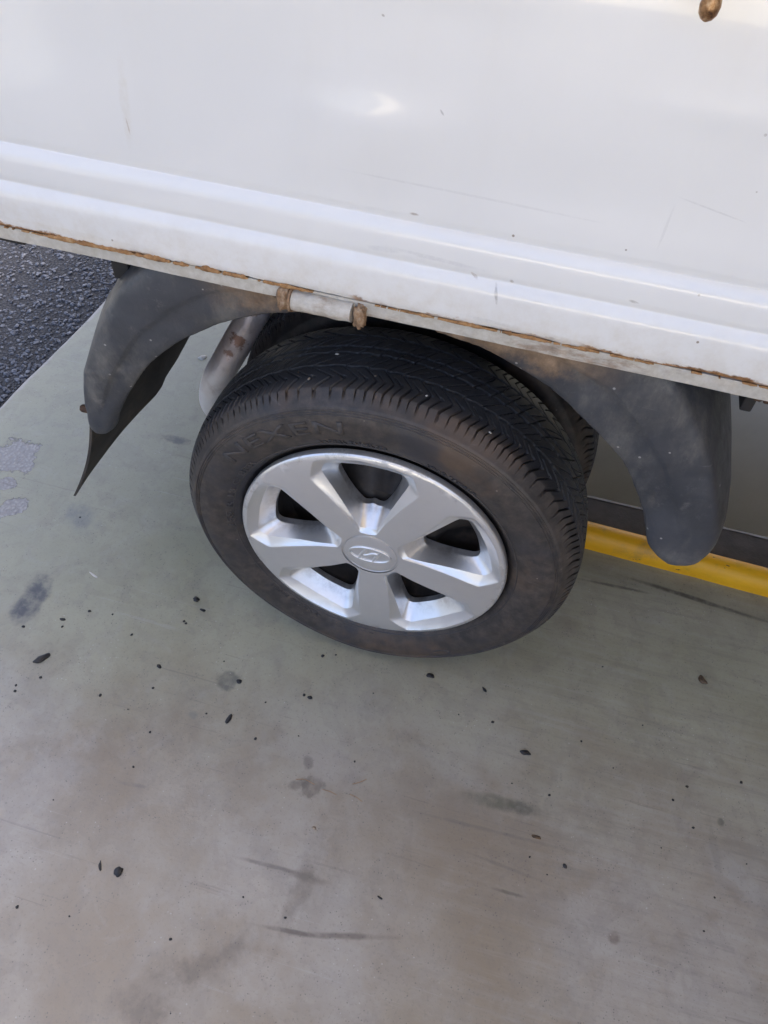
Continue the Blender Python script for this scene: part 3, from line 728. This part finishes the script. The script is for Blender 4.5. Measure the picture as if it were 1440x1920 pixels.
# ------------------------------------------------------------------ wheels
# section of the tyre: (radius, y), outer bead -> crown -> inner bead. y = 0 at the widest point of the outer wall
TW = .176
def tyre_profile():
    half = [(.1905, .0300), (.1945, .0262), (.1985, .0222), (.2015, .0170), (.2050, .0128), (.2120, .0080), (.2230, .0036), (.2340, .0010), (.2440, .0000), (.2520, .0003), (.2590, .0016), (.2650, .0036), (.2695, .0058), (.2720, .0066), (.2740, .0086), (.2760, .0112), (.2800, .0152), (.2830, .0190), (.2860, .0232)]
    return half
GMASK_N = 2940
def tread_depth(th, w):
    """depth of the tread pattern in metres at angle th (turns * pitches) and distance w from the shoulder edge, 0..1 across"""
    P = th + .42 * np.sin(th / PITCH * 2 * np.pi * 5) + .25 * np.sin(th / PITCH * 2 * np.pi * 11 + 1.3)   # pitch lengths vary round the tyre
    mm = w * TREADW * 1000
    pm = 2 * math.pi * RT / PITCH * 1000           # pitch length in mm
    def line(off, half):
        d = np.abs(((P - off + .5) % 1.0) - .5) * pm
        return np.clip((half - d) / .55 + .5, 0, 1)
    def seg(a, b): return np.clip((mm - a) / .8, 0, 1) * np.clip((b - mm) / .8, 0, 1)
    dep = np.zeros_like(P)
    # shoulder rib: chevrons, wide groove and narrow sipe alternating
    kink = np.where(mm < 15, -(mm) * .030, -(15 * .030) + (mm - 15) * .046)
    dep = np.maximum(dep, line(kink, 1.45) * seg(-60, 15.5) * 1.0); dep = np.maximum(dep, line(kink, .85) * seg(14.5, 31.5) * 1.0)
    dep = np.maximum(dep, line(kink + .5, .85) * seg(-60, 17.5) * .75)
    k3 = -(14 * .030) + .5 + (mm - 13) * .046
    dep = np.maximum(dep, line(k3, .75) * seg(13, 26) * .8)
    # rib 2
    k2 = -(mm - 34) * .048 + .2
    dep = np.maximum(dep, line(k2, 1.0) * seg(33, 56) * .8)
    dep = np.maximum(dep, line(k2 + .5, .5) * seg(39, 48) * .6)
    k4 = (mm - 58) * .03 + .1
    dep = np.maximum(dep, line(-k4, .95) * seg(58, 90) * .7)
    full = TREADW * 1000
    for a in (1,):
        m2 = full - mm
        kk = np.where(m2 < 17, -(m2) * .030, -(17 * .030) + (m2 - 17) * .050)
        dep = np.maximum(dep, line(-kk, 1.05) * np.clip((31.5 - m2) / .8, 0, 1))
        dep = np.maximum(dep, line(-kk + .5, .62) * np.clip((17.5 - m2) / .8, 0, 1) * .8)
        dep = np.maximum(dep, line((m2 - 34) * .048, .75) * np.clip((m2 - 33) / .8, 0, 1) * np.clip((56 - m2) / .8, 0, 1) * .8)
    # circumferential grooves, slightly zigzag
    zz = 1.1 * (np.abs(((P * 1.0) % 1.0) - .5) * 4 - 1)
    for c, hw in ((32, 1.15), (57, 1.5), (full - 57, 1.5), (full - 32, 1.15)):
        dep = np.maximum(dep, np.clip((hw - np.abs(mm - c + zz)) / .8 + .5, 0, 1))
    return dep * .0072
PITCH = 70; TREADW = .142
def tyre_mesh(name, nth):
    half = tyre_profile(); y_sh = half[-1][1]; r_sh = half[-1][0]
    prof = []; kind = []                          # kind: w in 0..1 on the tread, negative on the shoulder wall, None elsewhere
    for (r, y) in half[:-3]: prof.append((r, y)); kind.append(None)
    # shoulder wall (grooves run down it)
    for r, y in ((.2775, .0128), (.2795, .0150), (.2815, .0172), (.2835, .0196), (.2855, .0222)): prof.append((r, y)); kind.append(-1.0)
    y0 = .0245; W = TW + .0 - 2 * y0 + 0
    global TREADW
    TREADW = TW - 2 * y0
    ny = 110
    for k in range(ny + 1):
        w = k / ny; y = y0 + W * w; u = (2 * w - 1); r = RT - .0085 * abs(u) ** 2.6 - .0012 * abs(u) ** 12
        prof.append((r, y)); kind.append(w)
    mir = [((r, TW - y), k) for (r, y), k in zip(prof, kind) if k is None or k < 0][::-1]
    for p, k in mir: prof.append(p); kind.append(k if k is None else -2.0)
    prof.append((.18, TW - .03)); kind.append(None); prof.insert(0, (.18, .032)); kind.insert(0, None)
    prof = np.array(prof); m = len(prof); th = np.linspace(0, 2 * np.pi, nth, endpoint=False)
    rr = np.repeat(prof[None, :, 0], nth, 0).copy(); yy = np.repeat(prof[None, :, 1], nth, 0).copy()
    P = th / (2 * np.pi) * PITCH
    for j, k in enumerate(kind):
        if k is None: continue
        if k >= 0: rr[:, j] -= tread_depth(P, np.full(nth, k))
        else:
            f = np.clip((prof[j, 0] - .2765) / .008, 0, 1)
            d = tread_depth(P, np.full(nth, 0.0 if k == -1.0 else 1.0)) * f * f * .55
            rr[:, j] -= d * .55; yy[:, j] += d * (.8 if k == -1.0 else -.8)
    # bulge and flat where it stands on the floor
    x = rr * np.cos(th)[:, None]; z = rr * np.sin(th)[:, None]
    flat = -(ZC - .0003)
    z = np.where(z < flat, flat + (z - flat) * .02, z)
    b = np.exp(-((th - 1.5 * np.pi) / .42) ** 2)[:, None] * np.exp(-((prof[None, :, 0] - .255) / .03) ** 2)
    yy += b * np.where(prof[None, :, 1] < TW / 2, -.006, .006)
    V = np.stack([x, yy, z], -1).reshape(-1, 3)
    F = grid_faces(nth, m, True, False)[:, ::-1]
    me = fast_mesh(name, V, F, True); me.set_sharp_from_angle(angle=R(38))
    return me

def rim_mesh():
    prof = [(.1895, .0195), (.1915, .0165), (.1925, .0185), (.190, .0225), (.1790, .0260), (.1745, .045), (.160, .052), (.158, .075), (.150, .082), (.120, .078), (.098, .066), (.085, .052), (.060, .050), (.052, .046), (.040, .045), (.036, .030), (.0, .028)]
    prof = [(.1790, .150), (.1745, .12), (.172, .06)] + prof
    n = 96; V = []
    for k in range(n):
        a = 2 * math.pi * k / n
        for r, y in prof:
            if .085 < r < .155 and y > .06:                        # pressed vent pockets
                y = y + .014 * max(0, math.cos(a * 8)) ** 2 * (1 if r > .09 else 0)
            V.append((r * math.cos(a), y, r * math.sin(a)))
    F = [tuple(f) for f in grid_faces(n, len(prof), True, False)[:, ::-1]]
    return mesh('wheel', V, F, True, 45)

def hubcap_mesh():
    """five-spoke wheel trim: loops from the window edge out to the borders of a 72 degree sector"""
    def fy(r): return .0005 + .0030 * max(0, 1 - r / .12)          # face depth
    N = 10
    # key points of half a loop (top centre -> apex centre): radius, angle, depth
    Hk = [(.1535, 0, .0330), (.1530, 9, .0330), (.1515, 14.6, .0325), (.1440, 17.0, .0320), (.1220, 17.4, .0325), (.1000, 16.4, .0335), (.0860, 14.0, .0340), (.0785, 10.6, .0340), (.0772, 5.5, .0345), (.0795, 0, .0350)]
    Mk = [(.1740, 0, .0125), (.1745, 10, .0120), (.1765, 17.4, .0100), (.1640, 21.2, .0095), (.1330, 20.2, .0085), (.1020, 18.4, .0070), (.0800, 16.6, .0055), (.0580, 13.8, .0060), (.0530, 7.0, .0075), (.0525, 0, .0085)]
    Pk = [(.1895, 0, .0022), (.1893, 12, .0022), (.1880, 20.6, .0020), (.1620, 27.2, None), (.1330, 25.1, None), (.1030, 22.3, None), (.0770, 18.9, None), (.0500, 14.6, None), (.0465, 7.5, None), (.0455, 0, None)]
    Bk = [(.1935, 0, .0030), (.1935, 13, .0030), (.1935, 25, .0030), (.1935, 36, .0030), (.1450, 36, None), (.1060, 36, None), (.0780, 36, None), (.0430, 36, None), (.0430, 18, None), (.0430, 0, None)]
    def expand(keys, smooth):
        pts = []
        for r, a, y in keys:
            yv = fy(r) if y is None else y
            pts.append(Vector((r * math.cos(R(a)), r * math.sin(R(a)), yv)))   # u along window axis, v across, w depth
        full = pts + [Vector((p.x, -p.y, p.z)) for p in pts[-2:0:-1]]
        n = len(full); out = []
        for i in range(n):
            a, b, c, d = full[(i - 1) % n], full[i], full[(i + 1) % n], full[(i + 2) % n]
            for k in range(6):
                t = k / 6
                cr = .5 * ((2 * b) + (c - a) * t + (2 * a - 5 * b + 4 * c - d) * t * t + (3 * b - a - 3 * c + d) * t ** 3)
                out.append(cr.lerp(b.lerp(c, t), 1 - smooth))
        return out
    H = expand(Hk, 1.0); Mi = expand(Mk, .55); H = [h + Vector((m.x - h.x, m.y - h.y, 0)) * .13 for h, m in zip(H, Mi)]; Pp = expand(Pk, .35); Bb = expand(Bk, 0.0)
    for i, p in enumerate(Bb):                                    # keep ring points on their circle
        r = math.hypot(p.x, p.y)
        if abs(r - .1935) < .004 and abs(math.degrees(math.atan2(p.y, p.x))) < 35.99: p.x *= .1935 / r; p.y *= .1935 / r
        if r < .0445 and abs(math.degrees(math.atan2(p.y, p.x))) < 35.99: p.x *= .043 / r; p.y *= .043 / r
    n = len(H); loops = []
    def mixl(A, B_, t, dz=0.0): return [a.lerp(b, t) + Vector((0, 0, dz)) for a, b in zip(A, B_)]
    loops.append([Vector((p.x, p.y, p.z + .010)) for p in H])
    loops.append([Vector((p.x, p.y, p.z + .0012)) for p in H])
    loops.append(H)
    loops.append(mixl(H, Mi, .06)); loops.append(mixl(H, Mi, .35, .0012)); loops.append(mixl(H, Mi, .68, .0016)); loops.append(mixl(H, Mi, .93, .0002))
    loops.append(mixl(Mi, Pp, .0)); loops.append(mixl(Mi, Pp, .10, .0002)); loops.append(mixl(Mi, Pp, .5, .0006)); loops.append(mixl(Mi, Pp, .88, .0006)); loops.append(mixl(Mi, Pp, .97, .0003))
    face = lambda L: [Vector((p.x, p.y, max(p.z, fy(math.hypot(p.x, p.y)) if math.hypot(p.x, p.y) < .186 else p.z))) for p in L]
    loops.append(mixl(Pp, Bb, .03, .0001)); loops.append(face(mixl(Pp, Bb, .10))); loops.append(face(mixl(Pp, Bb, .35))); loops.append(face(mixl(Pp, Bb, .7))); loops.append(Bb)
    V = []; F = []
    for k in range(5):
        a = R(96 - 72 * k); ca, sa = math.cos(a), math.sin(a); off = len(V)
        for L in loops:
            for p in L: V.append((p.x * ca - p.y * sa, p.z, p.x * sa + p.y * ca))
        for f in grid_faces(len(loops), n, False, True, off): F.append(tuple(f))
    # rolled outer lip with a scuffed, broken bit at lower left
    m = 360; off = len(V)
    lipp = [(.1935, .0030), (.1955, .0038), (.1972, .0058), (.1980, .0090), (.1975, .0150)]
    for i in range(m):
        t = 2 * math.pi * i / m; dg = math.degrees(t)
        br = math.exp(-((dg - 214) / 5.5) ** 2) * (1 + .5 * math.sin(dg * 2.1) + .4 * math.sin(dg * 5.3))
        for j, (r, y) in enumerate(lipp): V.append(((r - .0045 * br * j / 4) * math.cos(t), y + .002 * br * (j > 0), (r - .0045 * br * j / 4) * math.sin(t)))
    F += [tuple(f) for f in grid_faces(m, 5, True, False, off)]
    me = mesh('hubcap', V, F, True)
    bm = bmesh.new(); bm.from_mesh(me); bmesh.ops.remove_doubles(bm, verts=bm.verts, dist=.0002); bmesh.ops.recalc_face_normals(bm, faces=bm.faces)
    s = sum(f.normal.y * f.calc_area() for f in bm.faces)
    if s > 0: bmesh.ops.reverse_faces(bm, faces=bm.faces)
    bm.to_mesh(me); bm.free(); me.set_sharp_from_angle(angle=R(24)); me.update()
    return me

def centre_cap():
    V = []; prof = [(.0432, .0036), (.0410, .0036), (.0403, .0046), (.0398, .0046), (.0391, .0032), (.0375, .0028), (.030, .0024), (.015, .0022), (.0004, .0022)]
    n = 96
    for k in range(n):
        a = 2 * math.pi * k / n
        for r, y in prof: V.append((r * math.cos(a), y, r * math.sin(a)))
    F = [tuple(f) for f in grid_faces(n, len(prof), True, False)[:, ::-1]]
    return mesh('centre_cap', V, F, True, 40)

def emblem_mesh():
    """oval ring with a slanted letter H whose legs meet the ring"""
    A, B = .0305, .0150; V = []; F = []
    def add(v, f):
        o = len(V); V.extend(v); F.extend([tuple(i + o for i in q) for q in f])
    def strip(pts, w, h):                                          # ridge of half-round section along points in the x-z plane, near y = .0022
        pts = [Vector((p[0], p[1])) for p in pts]; n = len(pts); v = []; W = w if hasattr(w, '__len__') else [w] * n
        sec = [(-1, 0), (-.85, .62), (-.45, .92), (0, 1), (.45, .92), (.85, .62), (1, 0)]
        for i, p in enumerate(pts):
            d = (pts[min(i + 1, n - 1)] - pts[max(0, i - 1)]).normalized(); nn = Vector((-d.y, d.x))
            for s, t in sec: v.append((p.x + nn.x * s * W[i], .0026 - h * t, p.y + nn.y * s * W[i]))
        f = [tuple(q) for q in grid_faces(n, len(sec))]
        add(v, f)
    ring = [(A * math.cos(t), B * math.sin(t)) for t in np.linspace(0, 2 * math.pi, 97)]
    strip(ring, .0016, .0026)
    # legs: lean to the right, tops and feet run into the oval; bar is an S-shaped sweep
    strip([(x, z) for x, z in [(-.0170, -.0118), (-.0150, -.0078), (-.0125, -.0030), (-.0098, .0022), (-.0070, .0075), (-.0040, .0142)]], [.0017, .0026, .0030, .0030, .0028, .0020], .0024)
    strip([(x, z) for x, z in [(.0045, -.0142), (.0072, -.0075), (.0098, -.0022), (.0125, .0030), (.0150, .0078), (.0170, .0118)]], [.0020, .0028, .0030, .0030, .0026, .0017], .0024)
    strip([(x, z) for x, z in [(-.0118, -.0026), (-.0080, -.0040), (-.0040, -.0028), (0, .0), (.0040, .0028), (.0080, .0040), (.0118, .0026)]], [.0026, .0026, .0027, .0028, .0027, .0026, .0026], .0023)
    bmx = mesh('emblem', V, F, True)
    bm = bmesh.new(); bm.from_mesh(bmx); bmesh.ops.recalc_face_normals(bm, faces=bm.faces)
    for f in bm.faces:
        if f.normal.y > 0: f.normal_flip()
    bm.to_mesh(bmx); bm.free(); return bmx

def wall_y(r):
    pr = tyre_profile(); rs = [p[0] for p in pr]; ys = [p[1] for p in pr]
    return float(np.interp(r, rs, ys))
def lettering(txt, r0, size, mid, arc, h=.0014):
    cu = bpy.data.curves.new('t', 'FONT'); cu.body = txt; cu.size = size; cu.align_x = 'CENTER'; cu.space_character = 1.1; cu.resolution_u = 2; cu.offset = size * .012
    to = bpy.data.objects.new('t', cu); COL.objects.link(to); dg = bpy.context.evaluated_depsgraph_get(); dg.update()
    me = bpy.data.meshes.new_from_object(to.evaluated_get(dg)); bpy.data.objects.remove(to); bpy.data.curves.remove(cu)
    bm = bmesh.new(); bm.from_mesh(me); bpy.data.meshes.remove(me)
    bmesh.ops.triangulate(bm, faces=bm.faces); bmesh.ops.subdivide_edges(bm, edges=[e for e in bm.edges if e.calc_length() > .012], cuts=1)
    ret = bmesh.ops.extrude_face_region(bm, geom=bm.faces[:]); top = {v for v in ret['geom'] if isinstance(v, bmesh.types.BMVert)}
    xs = [v.co.x for v in bm.verts]; k = R(arc) * r0 / (max(xs) - min(xs)); xm = (max(xs) + min(xs)) / 2
    for v in bm.verts:
        x, z = (v.co.x - xm) * k, v.co.y; r = r0 + z; a = R(mid) - x / r0
        y = wall_y(r) + (.0006 if v not in top else -h)
        v.co = (r * math.cos(a), y, r * math.sin(a))
    bmesh.ops.recalc_face_normals(bm, faces=bm.faces)
    out = bpy.data.meshes.new('raised_lettering'); bm.to_mesh(out); bm.free(); return out

def wheels():
    W1 = link('wheel', rim_mesh(), 'rim', TR); W1.location = (0, 0, ZC); W1['label'] = 'outer rear wheel with silver five-spoke hubcap'
    tm = tyre_mesh('tyre', GMASK_N)
    t = link('tyre', tm, 'tyre', W1); t['label'] = 'dusty black tyre with chevron tread'
    h = link('hubcap', hubcap_mesh(), 'silver', W1); h['label'] = 'scuffed silver plastic five-spoke hubcap'
    link('centre_cap', centre_cap(), 'silver', W1)
    e = link('emblem', emblem_mesh(), 'silver', W1); e.rotation_euler = (0, R(-3), 0); e['label'] = 'oval badge with a slanted letter H'
    for txt, r0, sz, mid, arc in (('NEXEN', .2350, .0290, 123.5, 46), ('CP321', .2420, .0215, -69, 30), ('RADIAL TUBELESS', .2150, .0090, 99, 24), ('155 R 13 C 8PR', .2130, .0125, 163, 44),
                                  ('LOAD RANGE D', .2130, .0085, 63, 20), ('MAX LOAD SINGLE', .2160, .0075, -124, 26), ('MAX PRESSURE', .2160, .0075, -96, 20), ('SAFETY WARNING', .2270, .0060, -102, 22)):
        link('raised_lettering', lettering(txt, r0, sz, mid, arc), 'letter', W1)
    # moulded rings on the wall
    for r in (.2690, .2660, .2632, .2120):
        V, F = [], []
        n = 240
        for k in range(n):
            a = 2 * math.pi * k / n
            bl = -.006 * math.exp(-((a - 1.5 * math.pi) / .42) ** 2) * math.exp(-((r - .255) / .03) ** 2)
            for dr, dy in ((-.0010, .0006), (-.0005, -.0011), (.0005, -.0011), (.0010, .0006)): V.append(((r + dr) * math.cos(a), wall_y(r) + dy + bl, (r + dr) * math.sin(a)))
        link('moulded_ring', mesh('moulded_ring', V, [tuple(f) for f in grid_faces(n, 4, True, False)[:, ::-1]], True), 'letter' if r < .25 else 'tyre', W1)
    for i, p in enumerate([(-0.0771, 0.078, 0.2873), (-0.1, 0.0364, 0.2751), (0.1291, 0.0303, 0.2607), (-0.0191, 0.0458, 0.2942), (0.0465, 0.0373, 0.289)]):
        o = link('trapped_stone', blobmesh(500 + i, .0024 - .0003 * i, .0014, .0010), ('palechip', 'tan')[i % 2], W1); o.location = p; o.rotation_euler = (.3, -.2, i * 1.3)
    # inner twin wheel and the pair on the far side
    W2 = link('wheel', rim_mesh(), 'rim', TR); W2.location = (0, .212, ZC); W2.rotation_euler = (0, R(13), 0); W2['label'] = 'inner twin wheel hidden behind the outer one'
    t2 = link('tyre', tyre_mesh('tyre', 1184), 'tyre', W2)
    for y in (1.08, 1.30):
        w = link('wheel', W2.data, None, TR); w.location = (0, y, ZC); c = link('tyre', t2.data, None, w)
wheels()

# ------------------------------------------------------------------ bits lying on the floor
# (x, y, half length, half width, height, angle, kink, material, name, label, category)
BITS = [
    (-0.5158, -0.1636, 0.0136, 0.0060, 0.0030, 0.89, 0.0, 'tar', 'rubber_scrap', 'long dark grey rubber scrap on the pale floor at far left', 'rubber scrap'),
    (-0.1745, -0.1748, 0.0080, 0.0041, 0.0025, 1.46, 0.0, 'tar', 'rubber_scrap', 'small black stub of rubber on the floor below the left of the tyre', 'rubber scrap'),
    (-0.2346, -0.4341, 0.0065, 0.0059, 0.0030, 1.65, 0.0, 'tar', 'tar_blob', 'large round black blob of tar in the lower left', 'tar blob'),
    (0.1228, -0.0042, 0.0068, 0.0041, 0.0025, -0.09, 0.0, 'tar', 'rubber_scrap', 'short black rubber pellet just in front of the tyre', 'rubber scrap'),
    (0.2999, -0.0930, 0.0088, 0.0042, 0.0025, -0.02, 0.0, 'tar', 'rubber_scrap', 'smooth black oval pellet on the floor right of centre', 'rubber scrap'),
    (0.5812, 0.1258, 0.0088, 0.0045, 0.0036, -0.90, 0.45, 'leafbrown', 'leaf_scrap', 'curled black and brown scrap on the floor at the right', 'leaf scrap'),
    (-0.1835, -0.1079, 0.0046, 0.0039, 0.0027, 0.08, 0.0, 'tar', 'tar_blob', 'black crumb sitting on the edge of a grey stain', 'tar blob'),
    (-0.2633, -0.4345, 0.0070, 0.0018, 0.0011, -1.03, 0.2, 'tar', 'tar_blob', 'thin upright black sliver beside the large tar blob', 'tar blob'),
    (-0.3185, 0.0215, 0.0055, 0.0049, 0.0034, -0.13, 0.0, 'tar', 'tar_blob', 'angular black crumb near the left of the tyre', 'tar blob'),
    (-0.2983, 0.0035, 0.0052, 0.0033, 0.0020, -0.03, 0.2, 'tar', 'tar_blob', 'bent black crumb just below an angular one left of the tyre', 'tar blob'),
    (0.3364, -0.2191, 0.0065, 0.0024, 0.0012, -0.02, 0.0, 'leafbrown', 'leaf_scrap', 'flat dark scrap with a tail on the lower right floor', 'leaf scrap'),
    (-0.0609, -0.1019, 0.0043, 0.0028, 0.0020, -0.05, 0.0, 'tar', 'tar_blob', 'black crumb, right one of a close pair below the tyre', 'tar blob'),
    (-0.0722, -0.1003, 0.0023, 0.0023, 0.0016, -0.38, 0.0, 'tar', 'tar_blob', 'tiny black crumb, left one of a close pair below the tyre', 'tar blob'),
    (0.2172, -0.0027, 0.0052, 0.0025, 0.0015, -0.73, 0.0, 'tar', 'tar_blob', 'slim black crumb on the floor right of the black pellet', 'tar blob'),
    (0.3826, -0.2486, 0.0036, 0.0029, 0.0020, -0.39, 0.0, 'tar', 'tar_blob', 'round black crumb on the lower right floor', 'tar blob'),
    (-0.5225, -0.0851, 0.0049, 0.0027, 0.0016, 0.08, 0.0, 'tar', 'tar_blob', 'flat black crumb right of the dark tyre-print stain', 'tar blob'),
    (0.1318, -0.3647, 0.0042, 0.0014, 0.0009, -0.35, 0.0, 'tar', 'tar_blob', 'black sliver in the middle of the bare lower floor', 'tar blob'),
    (-0.3231, -0.1207, 0.0047, 0.0028, 0.0017, -0.27, 0.0, 'tar', 'tar_blob', 'black flake midway between stain and rubber scrap on the left', 'tar blob'),
    (-0.5827, 0.6493, 0.0098, 0.0068, 0.0034, 0.75, 0.0, 'palechip', 'paint_chip', 'pale chip on the floor between mudguard and exhaust pipe', 'paint chip'),
    (-0.5168, 0.0151, 0.0111, 0.0021, 0.0008, -0.33, 0.0, 'palechip', 'paint_chip', 'thin white sliver on the pale green floor at left', 'paint chip'),
    (0.0117, -0.2999, 0.0037, 0.0027, 0.0021, -0.40, 0.0, 'tan', 'pebble', 'tan pebble below the dry stalks', 'pebble'),
]
SPECKS = [
    (-0.1279, -0.4923, 0.0021), (-0.3453, -0.5129, 0.0025), (0.2409, -0.0563, 0.0027), (-0.3944, -0.0782, 0.0023), (-0.3148, -0.1599, 0.0022), (-0.3904, -0.1967, 0.0026),
    (-0.4989, -0.1954, 0.0026), (-0.5148, -0.0985, 0.0023), (-0.4861, -0.0565, 0.0028), (-0.4450, -0.0507, 0.0018), (-0.1216, -0.1940, 0.0025), (-0.2855, -0.2316, 0.0021),
    (-0.2846, -0.2901, 0.0020), (0.0120, -0.4254, 0.0018), (-0.5289, -0.2196, 0.0021), (-0.5248, -0.2293, 0.0025), (0.6435, -0.0426, 0.0026), (0.5580, -0.0748, 0.0026),
    (0.5685, -0.1376, 0.0021), (0.5369, -0.1029, 0.0021), (0.3472, -0.1506, 0.0021), (-0.0653, -0.0213, 0.0032), (-0.0439, -0.0125, 0.0018), (0.5845, -0.2807, 0.0015),
    (0.5998, -0.2310, 0.0016), (-0.3202, -0.0271, 0.0023), (-0.3148, -0.0300, 0.0023), (-0.1284, -0.1307, 0.0017), (0.0411, -0.1851, 0.0017), (-0.2130, -0.1767, 0.0017),
    (-0.5777, -0.1179, 0.0027), (-0.0536, -0.4165, 0.0015), (-0.2718, -0.5038, 0.0014), (0.3304, -0.2505, 0.0016), (0.3870, -0.0474, 0.0018), (0.3589, -0.2677, 0.0012),
    (-0.0915, -0.5702, 0.0010), (0.2878, -0.1488, 0.0013), (0.4840, 0.0104, 0.0014), (-0.2227, -0.0801, 0.0014), (-0.0572, -0.1702, 0.0013), (-0.3364, -0.2060, 0.0013),
    (0.0377, -0.0636, 0.0013), (0.1838, -0.0597, 0.0013), (0.4097, 0.1018, 0.0014), (0.4415, -0.0777, 0.0013), (0.5213, -0.1821, 0.0012), (0.6474, -0.1695, 0.0012),
    (-0.3743, -0.3692, 0.0012), (-0.6082, 0.1297, 0.0020),
]
STALKS = [
    ([(-0.0378, -0.2384), (-0.0242, -0.2352), (-0.0076, -0.2382)], 'longest dry straw stalk, leftmost of four on the floor'),
    ([(0.0065, -0.2418), (0.0178, -0.2419), (0.0294, -0.2436)], 'short straw stalk between the longest stalk and the pair on its right'),
    ([(0.0488, -0.2371), (0.0596, -0.239), (0.0701, -0.2427)], 'straw stalk slanting down, lower of the pair at right'),
    ([(0.0483, -0.2209), (0.0579, -0.2155), (0.0668, -0.2076)], 'straw stalk slanting up, upper of the pair at right'),
]
def bits():
    for i, (x, y, a, b, h, an, k, mat, nm, lab, cat) in enumerate(BITS):
        o = link(nm, blobmesh(100 + i, a, b, h, k), mat); o.location = (x, y, .25 * h); o.rotation_euler = (0, 0, an); tag(o, lab, cat)
    names = ['long rubber scrap at far left', 'rubber stub below the tyre', 'large round tar blob', 'pellet just in front of the tyre', 'smooth oval pellet', 'curled scrap at the right', 'crumb on the grey stain',
             'thin upright sliver', 'angular crumb near the tyre', 'bent crumb left of the tyre', 'flat dark scrap with a tail', 'close pair of crumbs', None, 'slim crumb', 'round crumb at lower right', 'flat crumb by the dark stain', 'black sliver in mid floor', 'black flake at left', 'pale chip by the exhaust', 'thin white sliver', 'tan pebble']
    info = []; cnt = {}
    for x, y, a in SPECKS:
        d, k = min((math.hypot(x - b[0], y - b[1]), k) for k, b in enumerate(BITS) if names[k]); dx, dy = x - BITS[k][0], y - BITS[k][1]
        u, v = .96 * dx + .25 * dy, .97 * dy - .2 * dx; side = ('right of' if u > 0 else 'left of') if abs(u) > abs(v) else ('above' if v > 0 else 'below'); info.append((k, side, d))
    SPL = []
    for k, side, d in info:
        same = sorted(q[2] for q in info if q[:2] == (k, side)); r = same.index(d)
        SPL.append('tiny black speck, ' + (['', 'second ', 'third ', 'fourth ', 'fifth ', 'sixth ', 'seventh ', 'eighth '][r] + 'nearest one ' if len(same) > 1 else '') + side + ' the ' + names[k])
    base = [blobmesh(300 + i, 1, .8, .5) for i in range(5)]
    for b in base: b.materials.append(M['tar'])
    for i, (x, y, a) in enumerate(SPECKS):
        o = link('tar_speck', base[i % 5], None); o.location = (x, y, .12 * a); o.scale = (a, a, a); o.rotation_euler = (0, 0, rng.random() * 6.28)
        tag(o, SPL[i], 'speck', 'black specks scattered over the floor')
    for P, lab in STALKS:
        c = Vector((*P[1], .0018)); V, F = tube(bez([Vector((*p, .0018 + .001 * (j == 1))) - c for j, p in enumerate(P)], 8), .00052, 6)
        o = link('straw_stalk', mesh('straw_stalk', V, F, True), 'straw'); o.location = c; tag(o, lab, 'straw', 'dry straw stalks on the bare concrete')
bits()
